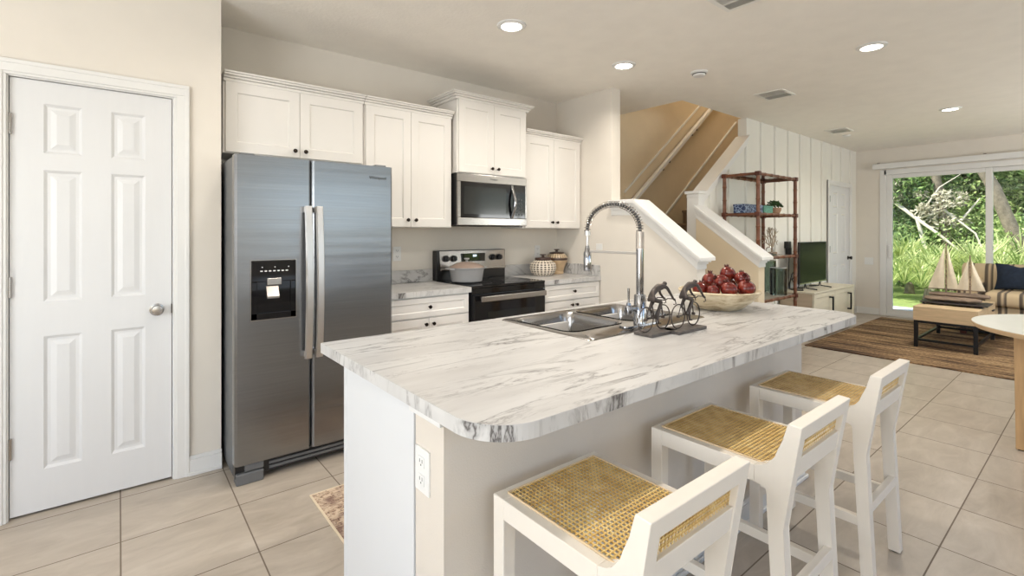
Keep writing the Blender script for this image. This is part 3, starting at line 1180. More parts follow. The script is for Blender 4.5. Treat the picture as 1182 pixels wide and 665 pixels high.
# ---- refrigerator
fr = thing('refrigerator', 'stainless side-by-side refrigerator with water dispenser beside the pantry wall', 'refrigerator', (.905, 3.2, 0))
FX0, FX1, FY = .466, 1.345, 2.865
FS = .851
m = MB()
m.box(FX0 + .004, FX1 - .004, FY + .075, YB - .03, .03, 1.735, .006)
m.build('refrigerator_body', 'fridge_side', fr)


def fdoor(x0, x1, lab):
    m = MB()
    m.prism([(x0, FY + .07), (x0, FY + .012), (x0 + .012, FY), (x1 - .012, FY), (x1, FY + .012), (x1, FY + .07)], 'z', .105, 1.738)
    return m.build('refrigerator_door', 'steel', fr, lab)


dl = fdoor(FX0, FS - .003, 'narrow left freezer door with dispenser')
dr = fdoor(FS + .003, FX1, 'plain right refrigerator door')
for d, x, lab in ((dl, .823, 'h'), (dr, .882, 'h')):
    m = MB()
    prof = []
    for i in range(13):
        z = .625 + (1.476 - .625) * i / 12
        out = .045 + .028 * math.sin(PI * i / 12)
        prof.append((z, out))
    w = .021
    rings = []
    for z, out in prof:
        rings.append([m.bm.verts.new((x + a, FY - out + bb, z)) for a, bb in ((-w, .008), (-w + .006, -.004), (w - .006, -.004), (w, .008), (w - .004, .016), (-w + .004, .016))])
    for a, c in zip(rings, rings[1:]):
        for k in range(6):
            m.face([a[k], a[(k + 1) % 6], c[(k + 1) % 6], c[k]])
    m.face(rings[0][::-1])
    m.face(rings[-1])
    for z in (.645, 1.456):
        m.box(x - .014, x + .014, FY - .04, FY + .002, z - .016, z + .016, .003)
    m.build('handle', 'chrome_brushed', d, 'long bowed brushed metal handle')
# dispenser
m = MB()
dz0, dz1, dx0, dx1 = .862, 1.178, .541, .766
m.box(dx0, dx1, FY - .008, FY + .01, dz1 - .115, dz1, .004)
m.box(dx0, dx0 + .03, FY - .008, FY + .01, dz0, dz1 - .115, .003)
m.box(dx1 - .03, dx1, FY - .008, FY + .01, dz0, dz1 - .115, .003)
m.box(dx0, dx1, FY - .008, FY + .01, dz0, dz0 + .035, .003)
m.box(dx0 + .03, dx1 - .03, FY - .0015, FY + .0, dz0 + .03, dz1 - .11)
ds = m.build('water_dispenser', 'blackgloss', dl, 'black water and ice dispenser')
m = MB()
m.box(dx0 - .004, dx1 + .004, FY - .004, FY + .006, dz0 - .006, dz0)
m.box(dx0 - .004, dx0, FY - .004, FY + .006, dz0, dz1)
m.box(dx1, dx1 + .004, FY - .004, FY + .006, dz0, dz1)
m.box(dx0 - .004, dx1 + .004, FY - .004, FY + .006, dz1, dz1 + .004)
m.build('dispenser_bezel', 'steel_plain', ds)
m = MB()
m.box(.618, .69, FY - .012, FY, 1.045, 1.082, .003)
m.build('ice_chute', 'nickel', ds)
m = MB()
m.prism([(FY - .002, 1.04), (FY - .03, .985), (FY - .03, .975), (FY - .002, .975)], 'x', .615, .675)
m.build('paddle', 'nickel', ds, 'chrome dispenser paddle')
m = MB()
for i in range(7):
    m.box(.585 + i * .021, .597 + i * .021, FY - .0088, FY - .0078, 1.118, 1.124)
for x in (.592, .655, .724):
    m.box(x, x + .005, FY - .0088, FY - .0078, 1.139, 1.144)
m.build('control_icons', 'plate', ds)
m = MB()
m.box(FX0 + .006, FX1 - .006, FY + .03, FY + .09, .03, .098, .003)
gr = m.build('toe_grille', 'black', fr)
m = MB()
for i in range(2):
    m.box(FX0 + .17, FX1 - .03, FY + .022, FY + .03, .045 + i * .024, .058 + i * .024)
m.build('grille_slat', 'fridge_side', gr)
for a_ in (FX0 + .008, FX1 - .14):
    m = MB()
    m.box(a_, a_ + .132, FY + .005, FY + .08, 0, .06, .006)
    m.build('foot', 'fridge_side', fr)
m = MB()
m.box(FX0 + .05, FX0 + .14, FY + .01, FY + .08, .065, .1, .004)
m.build('lower_hinge', 'fridge_side', fr)
for a_ in (FX0 + .03, FX1 - .10):
    m = MB()
    m.box(a_, a_ + .07, FY + .03, FY + .12, 1.738, 1.752, .004)
    m.build('hinge_cover', 'fridge_side', fr)
text_mesh('Whirlpool', .026, (1.192, FY - .001, 1.657), (1, 0, 0), (0, 0, 1), 'slot', 'logo', dr, .001)

# ---- base cabinets and counters
CT = .918
YC = 3.02


def base_cabinet(label, x0, x1, kd):
    t = thing('base_cabinet', label, 'cabinet', ((x0 + x1) / 2, YB, 0), 'white base cabinets')
    m = MB()
    yf = YC + .03
    m.box(x0, x1, yf, YB - .002, .10, .879)
    m.build('cabinet_body', 'cab', t)
    m = MB()
    m.box(x0, x1, yf + .06, yf + .075, 0, .10)
    m.build('toe_kick', 'cab', t)
    d = shaker(x0 + .012, x1 - .012, .735, .868, yf, .035, [(.006, .005), (.012, .005)]).build('drawer', 'cab', t)
    knob_on((x0 + x1) / 2, yf - .019, .805, d)
    mid = (x0 + x1) / 2
    for a, c, k in ((x0 + .012, mid - .0015, mid - .03), (mid + .0015, x1 - .012, mid + .03)):
        d = shaker(a, c, .115, .725, yf, .055, [(.006, .005), (.012, .005)]).build('cabinet_door', 'cab', t)
        knob_on(k, yf - .019, .685, d)


base_cabinet('white base cabinet with one drawer between refrigerator and range', 1.352, 2.045, 0)
base_cabinet('white base cabinet with one drawer in the corner right of the range', 2.800, 3.515, 0)


def counter(label, x0, x1, side):
    t = thing('countertop', label, 'countertop', ((x0 + x1) / 2, YB, .88))
    m = MB()
    m.box(x0, x1, YC + .004, YB - .002, .88, CT)
    m.build('worktop', 'marble', t)
    m = MB()
    m.box(x0, x1, YC, YC + .004, .88, CT - .0005)
    m.build('edge_band', 'marble_edge', t)
    m = MB()
    m.box(x0, x1, YB - .022, YB - .002, CT, 1.02, .003)
    if side:
        m.box(x1 - .02, x1, YC + .01, YB - .022, CT, 1.02, .003)
    m.build('backsplash', 'marble', t)


counter('grey veined marble counter between refrigerator and range', 1.352, 2.052, False)
counter('grey veined marble corner counter holding two lidded jars', 2.793, 3.517, True)

# ---- range
rg = thing('range', 'stainless and black electric range with smooth cooktop', 'stove', (2.422, 3.3, 0))
RX0, RX1, RY = 2.058, 2.788, 3.0
m = MB()
m.box(RX0, RX1, RY + .03, YB - .02, .03, .905)
m.build('range_body', 'black', rg)
m = MB()
m.box(RX0 - .001, RX1 + .001, RY + .005, YB - .07, .905, .925, .006)
ct = m.build('cooktop', 'blackgloss', rg, 'black glass cooktop')
for x, y, r in ((2.24, 3.17, .09), (2.60, 3.17, .11), (2.24, 3.40, .075), (2.60, 3.40, .085)):
    m = MB()
    m.ring((x, y, .9252), (0, 0.001, 1), r, .0012, 32, 5)
    m.build('burner_ring', 'slot', ct)
m = MB()
m.box(RX0, RX1, RY + .008, RY + .03, .862, .905, .004)
m.build('front_panel', 'blackgloss', rg)
m = MB()
m.box(RX0 + .004, RX1 - .004, RY, RY + .03, .24, .855, .006)
od = m.build('oven_door', 'blackgloss', rg, 'black glass oven door')
m = MB()
m.box(RX0 + .13, RX1 - .13, RY - .002, RY, .36, .72, .001)
m.build('oven_window', 'mw_glass', od)
m = MB()
m.box(RX0 + .04, RX1 - .03, RY - .05, RY - .03, .805, .85, .008)
m.box(RX0 + .06, RX0 + .09, RY - .035, RY + .004, .815, .84, .003)
m.box(RX1 - .08, RX1 - .05, RY - .035, RY + .004, .815, .84, .003)
m.build('oven_handle', 'steel_plain', od, 'flat stainless oven handle')
m = MB()
m.box(RX0 + .004, RX1 - .004, RY, RY + .03, .06, .232, .006)
m.build('storage_drawer', 'steel_plain', rg)
bgt = 1.168
m = MB()
m.box(RX0, RX1, YB - .07, YB - .004, .92, bgt + .006, .006)
bg = m.build('backguard', 'black', rg)
m = MB()
m.prism([(YB - .085, 1.015), (YB - .07, bgt), (YB - .066, bgt), (YB - .066, 1.015)], 'x', RX0 + .03, RX1 - .008)
m.box(RX0 + .03, RX1 - .008, YB - .09, YB - .068, 1.0, 1.022, .006)
m.build('control_panel', 'steel_plain', bg, 'stainless control panel')
m = MB()
m.box(2.305, 2.545, YB - .0885, YB - .066, 1.075, 1.145, .002)
dp = m.build('display', 'blackgloss', bg)
m = MB()
m.box(2.415, 2.452, YB - .0895, YB - .0882, 1.116, 1.132)
m.build('clock', 'led', dp, 'pale blue lit clock')
for x in (2.145, 2.222, 2.635, 2.708):
    m = MB()
    m.lathe([(.027, 0), (.027, .014), (.023, .028), (0, .028)], (x, YB - .076, 1.105), 18, 'y')
    m.box(x - .005, x + .005, YB - .112, YB - .1, 1.085, 1.125, .002)
    m.build('control_knob', 'black', bg, 'black control knob', smooth=True)
text_mesh('Whirlpool', .012, (2.245, YB - .0875, 1.05), (1, 0, 0), (0, 0, 1), 'slot', 'logo', bg, .0005)

# ---- pot on the range
pt = thing('cooking_pot', 'grey oval lidded pot on the rear left burner of the range', 'pot', (2.185, 3.285, .9265))
c = (2.185, 3.285, .9265)
m = MB()
m.lathe([(0, 0), (.105, 0), (.125, .012), (.140, .11), (.146, .114), (.146, .12), (.136, .12), (.12, .02), (0, .012)], c, 36)
m.build('pot_body', 'pot', pt, smooth=True)
m = MB()
m.lathe([(.143, .121), (.14, .126), (.1, .148), (.05, .163), (0, .167)], c, 36)
lid = m.build('lid', 'lidglass', pt, 'pinkish grey domed lid', smooth=True)
m = MB()
m.lathe([(0, .166), (.012, .166), (.010, .178), (.022, .186), (.022, .194), (0, .196)], c, 18)
m.build('lid_knob', 'pot', lid, smooth=True)
for sg in (-1, 1):
    m = MB()
    m.tube([(c[0] + sg * .138, c[1] - .035, 1.035), (c[0] + sg * .172, c[1] - .028, 1.04), (c[0] + sg * .172, c[1] + .028, 1.04), (c[0] + sg * .138, c[1] + .035, 1.035)], .008, 8)
    m.build('handle', 'pot', pt, smooth=True)

# ---- jars
j1 = thing('lidded_jar', 'squat white jar with brown lattice pattern and dark lid, front left of the pair', 'jar', (3.135, 3.41, CT + .001), 'lidded jars')
c = (3.135, 3.41, CT + .001)
m = MB()
m.lathe([(0, 0), (.085, 0), (.112, .025), (.129, .07), (.120, .115), (.085, .14), (.078, .146), (0, .146)], c, 40)
m.build('jar_body', 'jarlattice', j1, smooth=True)
m = MB()
m.lathe([(.076, .147), (.078, .155), (.076, .168), (.04, .174), (.014, .176), (.012, .188), (.03, .194), (.03, .2), (0, .204)], c, 28)
m.build('jar_lid', 'jarlid', j1, 'dark brown lid', smooth=True)
j2 = thing('lidded_jar', 'taller tan urn with dotted shoulder and dark lid, behind the lattice jar', 'jar', (3.375, 3.47, CT + .001), 'lidded jars')
c = (3.375, 3.47, CT + .001)
m = MB()
m.lathe([(0, 0), (.066, 0), (.07, .02), (.066, .03), (.080, .07), (.106, .125), (.108, .135), (0, .135)], c, 40)
m.build('jar_body', 'jarcream', j2, smooth=True)
m = MB()
m.lathe([(.109, .136), (.110, .152), (.106, .158), (0, .158)], c, 40)
m.build('band', 'jarlid', j2, smooth=True)
m = MB()
m.lathe([(.105, .159), (.092, .185), (.07, .2), (0, .2)], c, 40)
m.build('jar_shoulder', 'jardots', j2, smooth=True)
m = MB()
m.lathe([(.07, .201), (.072, .21), (.04, .216), (.012, .218), (.012, .23), (.028, .236), (.026, .243), (0, .245)], c, 28)
m.build('jar_lid', 'jarlid', j2, 'dark brown lid', smooth=True)


# ---- outlets and switches
def outlet(label, cat, kind, o, U, N, w=.07, h=.115):
    """wall plate centred at o, U horizontal direction, N outward normal"""
    o, U, N = Vector(o), Vector(U), Vector(N)
    V = Vector((0, 0, 1))
    t = thing('wall_outlet' if kind == 'outlet' else 'wall_plate' if kind == 'blank' else 'light_switch', label, cat, tuple(o - V * h / 2))

    def bx(m, u0, u1, v0, v1, n0, n1, bev=0):
        pts = [o + U * u + V * v + N * n for u in (u0, u1) for v in (v0, v1) for n in (n0, n1)]
        xs = [p.x for p in pts]
        ys = [p.y for p in pts]
        zs = [p.z for p in pts]
        m.box(min(xs), max(xs), min(ys), max(ys), min(zs), max(zs), bev)
    m = MB()
    bx(m, -w / 2, w / 2, -h / 2, h / 2, 0, .006, .0015)
    m.build('plate', 'plate', t)
    if kind == 'outlet':
        for dv in (-.024, .024):
            m = MB()
            bx(m, -.016, .016, dv - .014, dv + .014, .006, .0085, .001)
            s_ = m.build('socket', 'plate', t)
            m = MB()
            bx(m, -.008, -.0055, dv - .002, dv + .008, .0084, .0089)
            bx(m, .0055, .008, dv - .002, dv + .007, .0084, .0089)
            bx(m, -.002, .002, dv - .010, dv - .006, .0084, .0089)
            m.build('slots', 'slot', s_)
    elif kind == 'switch':
        n = max(1, round(w / .05) - 0) if w > .08 else 1
        for i in range(n):
            c_ = (i - (n - 1) / 2) * .046
            m = MB()
            bx(m, c_ - .016, c_ + .016, -.033, .033, .006, .01, .001)
            m.build('rocker', 'plate', t)


p = at_y(458, 293, YB)
outlet('white outlet on the beige wall just right of the refrigerator', 'outlet', 'outlet', (p.x, YB, p.z), (1, 0, 0), (0, -1, 0))
p = at_y(620, 290, YB)
outlet('white outlet on the wall behind the lattice jar', 'outlet', 'outlet', (p.x, YB, p.z), (1, 0, 0), (0, -1, 0))
p = at_x(692, 285, XK)
outlet('blank white plate on the pale stair wall behind the faucet', 'wall plate', 'blank', (XK, p.y, p.z), (0, 1, 0), (-1, 0, 0), .075, .06)
p = at_x(1003, 300, XF)
outlet('white double switch on the far wall left of the sliding door', 'light switch', 'switch', (XF, p.y, .86), (0, 1, 0), (-1, 0, 0), .12, .115)

# ================================================================== ISLAND
IX0, IX1, IY0, IY1 = .59, 2.95, .80, 1.87
WX0, WX1, WY = .635, 2.885, 1.065
isl = thing('kitchen_island', 'white kitchen island base with beige seating side wall under the marble counter', 'kitchen island', ((WX0 + WX1) / 2, 1.4, 0))
m = MB()
m.box(WX0 + .02, 1.392, WY + .15, 1.75, .10, .877)
m.box(2.240, WX1, WY + .15, 1.75, .10, .877)
m.box(1.392, 2.240, WY + .15, 1.75, .10, .70)
m.box(1.392, 2.240, 1.735, 1.75, .70, .877)
m.box(WX0 + .02, WX1, WY + .15, 1.69, 0, .10)
m.build('cabinet_body', 'cab', isl)
m = MB()
m.box(WX0, WX0 + .019, WY + .155, 1.735, 0, .877, .001)
m.box(WX0 - .002, WX0 + .02, 1.728, 1.752, 0, .877, .001)
m.build('end_panel', 'islandwhite', isl, 'smooth white end panel')
m = MB()
m.box(WX0 + .004, WX1, WY, WY + .15, 0, .878)
m.build('pony_wall', 'halfwall', isl, 'beige plastered half wall')
m = MB()
m.box(WX0 - .010, WX0 + .004, WY - .002, WY + .165, .836, .877, .003)
m.box(WX0 - .017, WX0 + .004, WY - .004, WY + .168, .862, .877, .004)
m.build('apron_trim', 'trim', isl)
m = MB()
for zz, ov in ((.085, .014), (.105, .008)):
    m.box(WX0 - .006, WX1 + ov, WY - ov, WY, 0, zz, .003)
    m.box(WX1, WX1 + ov, WY, 1.69, 0, zz, .003)
m.box(WX0 - .006, WX1 + .026, WY - .028, WY - .014, 0, .02, .005)
m.box(WX0 - .01, WX0 + .004, WY - .014, WY + .15, 0, .105, .003)
m.build('baseboard', 'trim', isl)
for k, (x0, x1) in enumerate(((.67, 1.20), (1.22, 1.78), (1.80, 2.34), (2.36, 2.87))):
    mm = MB()
    mm.panels((x1, 1.75, .115), (-1, 0, 0), (0, 0, 1), (0, 1, 0), x1 - x0, .745, .019, [(.06, .06, x1 - x0 - .06, .685)], SH)
    mm.build('cabinet_door', 'cab', isl)
p = at_x(487.5, 543, WX0)
outlet('white duplex outlet on the left end of the island', 'outlet', 'outlet', (WX0 + .004, p.y, p.z), (0, 1, 0), (-1, 0, 0), .075, .118)

# island counter with rounded seating corners and a cut-out for the sink
isc = thing('countertop', 'large grey veined marble island countertop with rounded front corners', 'countertop', ((IX0 + IX1) / 2, (IY0 + IY1) / 2, .878))
R1 = .135
SX0, SX1, SY0, SY1 = 1.415, 2.215, 1.265, 1.805


def arc(cx, cy, r, a0, a1, n=14):
    return [(cx + r * math.cos(math.radians(a0 + (a1 - a0) * i / n)), cy + r * math.sin(math.radians(a0 + (a1 - a0) * i / n))) for i in range(n + 1)]


m = MB()
zt, zb = .9140, .878
left = [(IX0, IY1)] + arc(IX0 + R1, IY0 + R1, R1, 180, 270) + [(SX0, IY0), (SX0, IY1)]
right = [(SX1, IY1), (SX1, IY0)] + arc(IX1 - R1, IY0 + R1, R1, 270, 360) + [(IX1, IY1)]
for pl in (left, right):
    m.prism(pl, 'z', zb, zt)
m.prism([(SX0, IY0), (SX1, IY0), (SX1, SY0), (SX0, SY0)], 'z', zb, zt)
m.prism([(SX0, SY1), (SX1, SY1), (SX1, IY1), (SX0, IY1)], 'z', zb, zt)
m.build('worktop', 'marble', isc)
m = MB()
e = .0012
path = [(IX0 - e, IY1 + e)] + arc(IX0 + R1, IY0 + R1, R1 + e, 180, 270) + arc(IX1 - R1, IY0 + R1, R1 + e, 270, 360) + [(IX1 + e, IY1 + e)]
path.append(path[0])
for (a, c_) in zip(path, path[1:]):
    pa, pb = Vector(a), Vector(c_)
    m.quad([(*pa, zb - .001), (*pb, zb - .001), (*pb, zt - .001), (*pa, zt - .001)])
bmesh.ops.remove_doubles(m.bm, verts=m.bm.verts[:], dist=1e-5)
# give the band its laminate thickness inwards
geo = bmesh.ops.solidify(m.bm, geom=m.bm.faces[:], thickness=.0008)
m.build('edge_band', 'marble_edge', isc, 'veined laminate edge')

# ---- sink
sk_ = thing('sink', 'double bowl stainless drop-in sink set in the island counter', 'sink', (1.815, 1.535, .9145))
m = MB()
z0 = .9145
ox0, ox1, oy0, oy1 = 1.400, 2.232, 1.250, 1.822


def rrect(x0, x1, y0, y1, r, n=6):
    return arc(x0 + r, y0 + r, r, 180, 270, n) + arc(x1 - r, y0 + r, r, 270, 360, n) + arc(x1 - r, y1 - r, r, 0, 90, n) + arc(x0 + r, y1 - r, r, 90, 180, n)


bowls = [(1.437, 1.797, 1.395, 1.775), (1.838, 2.196, 1.395, 1.775)]
# deck: outer rim, then strips around the two bowl openings
out = rrect(ox0, ox1, oy0, oy1, .02)
rimz = z0 + .004
bm = m.bm
fl = [bm.verts.new((x, y, z0)) for x, y in out]
rt = [bm.verts.new((x + (.006 if x < 1.8 else -.006), y + (.006 if y < 1.5 else -.006), rimz)) for x, y in out]
n = len(out)
for i in range(n):
    m.face([fl[i], fl[(i + 1) % n], rt[(i + 1) % n], rt[i]])
edges = []
for i in range(n):
    e_ = bm.edges.get((rt[i], rt[(i + 1) % n]))
    edges.append(e_)
bowlrings = []
for x0, x1, y0, y1 in bowls:
    lp = [bm.verts.new((x, y, rimz)) for x, y in rrect(x0, x1, y0, y1, .06, 8)]
    bowlrings.append((lp, (x0, x1, y0, y1)))
    for i in range(len(lp)):
        edges.append(bm.edges.new((lp[i], lp[(i + 1) % len(lp)])))
bmesh.ops.triangle_fill(bm, use_beauty=True, use_dissolve=False, edges=edges)
m_deck = m
for lp, (x0, x1, y0, y1) in bowlrings:
    prev = lp
    for ins, z, r in ((-.004, rimz + .003, .062), (.006, rimz - .004, .056), (.012, z0 - .02, .056), (.018, z0 - .150, .06), (.045, z0 - .175, .05)):
        cur = [bm.verts.new((x, y, z)) for x, y in rrect(x0 + ins, x1 - ins, y0 + ins, y1 - ins, r, 8)]
        for i in range(len(prev)):
            m.face([prev[i], prev[(i + 1) % len(prev)], cur[(i + 1) % len(cur)], cur[i]])
        prev = cur
    m.face(prev)
m._fin('sink_basin', 'sinksteel', sk_, None, True, None, 35)
for x in (1.617, 2.017):
    m = MB()
    m.lathe([(.045, 0), (.042, .003), (.03, .002), (0, .001)], (x, 1.585, z0 - .1745), 24)
    m.build('drain', 'chrome', sk_, smooth=True)

# ---- faucet
fx, fy, fz = 1.800, 1.322, .919
fc = thing('faucet', 'tall chrome spring-coil kitchen faucet with pull-down sprayer behind the sink', 'faucet', (fx, fy, fz))
m = MB()
m.prism(rrect(fx - .125, fx + .125, fy - .03, fy + .03, .028), 'z', fz, fz + .008, .002)
m.build('deck_plate', 'chrome', fc)
m = MB()
m.lathe([(.030, .008), (.028, .02), (.026, .13), (.022, .135), (.0, .135)], (fx, fy, fz), 24)
m.build('faucet_body', 'chrome', fc, smooth=True)
m = MB()
m.lathe([(.0165, .13), (.0165, .335), (.0165, .337), (0, .337)], (fx, fy, fz), 24)
m.build('column', 'chrome', fc, smooth=True)
m = MB()
prof = []
for i in range(22):
    z = .337 + i * .0035
    prof += [(.0185, z), (.0175, z + .0018)]
m.lathe(prof + [(0, .416)], (fx, fy, fz), 24)
m.build('knurled_collar', 'chrome_brushed', fc)
# gooseneck arc rises from the collar and comes down over the bowl
AR = .156
AH = .118            # the coil springs wider than it is high
zc = fz + .425
arcpts = [Vector((fx, fy + AR - AR * math.cos(PI * i / 40), zc + AH * math.sin(PI * i / 40))) for i in range(41)]
arcpts = [Vector((fx, fy, fz + .41))] + arcpts + [Vector((fx, fy + 2 * AR, zc - .012))]
m = MB()
m.tube(arcpts, .0075, 10)
m.build('hose', 'slot', fc, 'dark inner hose', smooth=True)
m = MB()
hel = []
turns = 32
N = turns * 14
L = len(arcpts) - 1
for i in range(N + 1):
    f = i / N * L
    k = min(int(f), L - 1)
    pnt = arcpts[k].lerp(arcpts[k + 1], f - k)
    tg = (arcpts[min(k + 1, L)] - arcpts[max(k - 1, 0)]).normalized()
    a = Vector((1, 0, 0))
    bb = tg.cross(a)
    th = 2 * PI * turns * i / N
    hel.append(pnt + (a * math.cos(th) + bb * math.sin(th)) * .0150)
m.tube(hel, .0017, 6)
m.build('spring_coil', 'nickel', fc, 'chrome spring coil', smooth=True)
hy_ = fy + 2 * AR
m = MB()
m.lathe([(.0145, 0), (.0145, .022), (0, .022)], (fx, hy_, zc - .030), 18)
m.lathe([(.006, 0), (.006, .06), (0, .06)], (fx, hy_, zc - .085), 12)
m.build('hose_end', 'chrome_brushed', fc, smooth=True)
m = MB()
m.lathe([(0, 0), (.0175, 0), (.019, .006), (.019, .088), (.014, .098), (.009, .125), (0, .125)], (fx, hy_, zc - .205), 22)
m.build('spray_head', 'chrome', fc, 'chrome spray head', smooth=True)
m = MB()
za = zc - .108
m.box(fx - .006, fx + .006, fy + .01, hy_ - .018, za - .006, za + .006, .002)
m.ring((fx, hy_, za), (0, 0, 1.0001), .020, .005, 22, 8)
m.build('support_arm', 'chrome_brushed', fc, 'flat support arm')
m = MB()
m.tube([(fx - .02, fy + .004, fz + .075), (fx - .055, fy + .012, fz + .075)], .014, 14)
m.lathe([(0, 0), (.0165, 0), (.0175, .004), (.0175, .034), (.011, .036), (.009, .046), (0, .046)], (fx - .062, fy + .014, fz + .055), 18)
hv = m.build('valve', 'chrome', fc, smooth=True)
m = MB()
m.tube([(fx - .062, fy + .014, fz + .10), (fx - .060, fy + .016, fz + .165)], [.004, .0055], 10)
m.build('lever', 'chrome', hv, 'upright chrome lever', smooth=True)


# ---- bronze cyclists
def at_d(u, v, d):
    q = (FW + RT * ((u - CX) / FPX)) * d
    return Vector((q.x, q.y, H + d * (HY - v) / FPX))


def skin_mesh(verts, edges, radii, subsurf=2):
    """one continuous skinned surface grown on a skeleton"""
    bm = bmesh.new()
    ly = bm.verts.layers.skin.verify()
    vs = [bm.verts.new(v) for v in verts]
    for v, r in zip(vs, radii):
        v[ly].radius = (r, r) if not isinstance(r, tuple) else r
    vs[0][ly].use_root = True
    for a, c in edges:
        bm.edges.new((vs[a], vs[c]))
    me = bpy.data.meshes.new('skel')
    bm.to_mesh(me)
    bm.free()
    ob = bpy.data.objects.new('skel', me)
    COL.objects.link(ob)
    sm = ob.modifiers.new('s', 'SKIN')
    sm.use_smooth_shade = True
    ss = ob.modifiers.new('u', 'SUBSURF')
    ss.levels = subsurf
    ss.render_levels = subsurf
    dg = bpy.context.evaluated_depsgraph_get()
    out_ = bpy.data.meshes.new_from_object(ob.evaluated_get(dg))
    bpy.data.objects.remove(ob)
    return out_


def link_mesh(me, name, mat, parent, offset, label=None):
    og = ORG[parent.name]
    for v in me.vertices:
        v.co = v.co + Vector(offset) - og
    me.name = name
    me.materials.clear()
    me.materials.append(mt[mat])
    o = bpy.data.objects.new(name, me)
    COL.objects.link(o)
    o.parent = parent
    ORG[o.name] = og
    if label:
        o['label'] = label
    return o


BZ = .9142
cyl = thing('cyclist_sculpture', 'dark cast sculpture of two bent cyclists on a stone base, on the island', 'sculpture', (1.80, 1.16, BZ))
m = MB()
m.box(1.625, 1.80, 1.135, 1.225, BZ, BZ + .013, .002)
m.box(1.752, 1.965, 1.098, 1.190, BZ, BZ + .013, .002)
m.build('base', 'castbase', cyl, 'rough stepped stone base')
WR = .0495
for bx_, by_ in ((1.700, 1.178), (1.873, 1.142)):
    o_ = Vector((bx_ - .058, by_, BZ + .013 + WR + .0016))
    m = MB()
    P3 = lambda x, z, y=0: o_ + Vector((x, y, z))
    for x in (0, .117):
        m.ring(P3(x, 0), (0, 1, 0.0001), WR, .0026, 36, 6)
        m.lathe([(0, -.006), (.006, -.006), (.006, .006), (0, .006)], P3(x, 0), 10, 'y')
    hub, cr, st, hd, fh = P3(0, 0), P3(.058, .002), P3(.036, .075), P3(.104, .066), P3(.117, 0)
    for a, c_, r in ((hub, cr, .0022), (hub, st, .0022), (cr, st, .0028), (cr, hd, .003), (st, hd, .0026), (hd, fh, .0028)):
        m.tube([a, c_], r, 6)
    m.tube([P3(.098, .072, -.022), P3(.115, .078, -.024), P3(.168, .072, -.024), P3(.176, .05, -.024), P3(.160, .05, -.024)], .0024, 6)
    m.tube([P3(.098, .072, .022), P3(.115, .078, .024), P3(.168, .072, .024), P3(.176, .05, .024), P3(.160, .05, .024)], .0024, 6)
    m.tube([P3(.098, .072, -.022), P3(.098, .072, .022)], .0024, 6)
    m.tube([hd, P3(.098, .072)], .0026, 6)
    m.tube([P3(.058, .002, -.012), P3(.058, .002, .012)], .004, 8)
    m.tube([P3(.058, .002, -.012), P3(.066, -.022, -.012), P3(.078, -.022, -.016)], .0022, 6)
    m.tube([P3(.058, .002, .012), P3(.05, .026, .012), P3(.062, .026, .016)], .0022, 6)
    m.build('bicycle', 'cast', cyl, smooth=True)
    # rider: pelvis, spine, neck, head, two arms, two legs in one skin
    V_ = [(.030, 0, .086), (.058, 0, .112), (.092, 0, .130), (.116, 0, .130), (.126, 0, .133), (.137, 0, .142),
          (.115, -.020, .124), (.137, -.026, .092), (.160, -.024, .070), (.172, -.024, .066),
          (.115, .020, .124), (.137, .026, .092), (.160, .024, .070), (.172, .024, .066),
          (.036, -.012, .078), (.084, -.016, .066), (.060, -.015, .022), (.062, -.015, -.016), (.082, -.016, -.022),
          (.036, .012, .078), (.088, .016, .078), (.058, .015, .05), (.047, .015, .032), (.066, .016, .026)]
    E_ = [(0, 1), (1, 2), (2, 3), (3, 4), (4, 5), (2, 6), (6, 7), (7, 8), (8, 9), (2, 10), (10, 11), (11, 12), (12, 13),
          (0, 14), (14, 15), (15, 16), (16, 17), (17, 18), (0, 19), (19, 20), (20, 21), (21, 22), (22, 23)]
    R_ = [.0135, .0135, .015, .010, .0075, .0135, .0075, .0055, .0042, .0045, .0075, .0055, .0042, .0045,
          .0105, .0085, .0065, .0042, .0038, .0105, .0085, .0065, .0042, .0038]
    link_mesh(skin_mesh(V_, E_, R_), 'rider', 'cast', cyl, o_, 'figure bent over the handlebars')

# ---- bowl of pomegranates
bc = at_z(840, 359.5, .9142)
bc = Vector((bc.x + FW.x * .112, bc.y + FW.y * .112, .9142))
m = MB()
m.lathe([(0, 0), (.108, 0), (.122, .006), (.165, .04), (.203, .078), (.217, .098), (.212, .104), (.203, .1), (.182, .078), (.150, .058), (.10, .047), (0, .046)], bc, 48)
for v in m.bm.verts:        # hand carved: gently uneven rim
    a = math.atan2(v.co.y - bc.y, v.co.x - bc.x)
    k = 1 + .018 * math.sin(2 * a + .6) + .01 * math.sin(5 * a)
    v.co.x = bc.x + (v.co.x - bc.x) * k
    v.co.y = bc.y + (v.co.y - bc.y) * k
o = m.build('wooden_bowl', 'bowl', None, None, True)
tag(o, 'wide whitewashed wooden bowl full of pomegranates on the island', 'bowl')

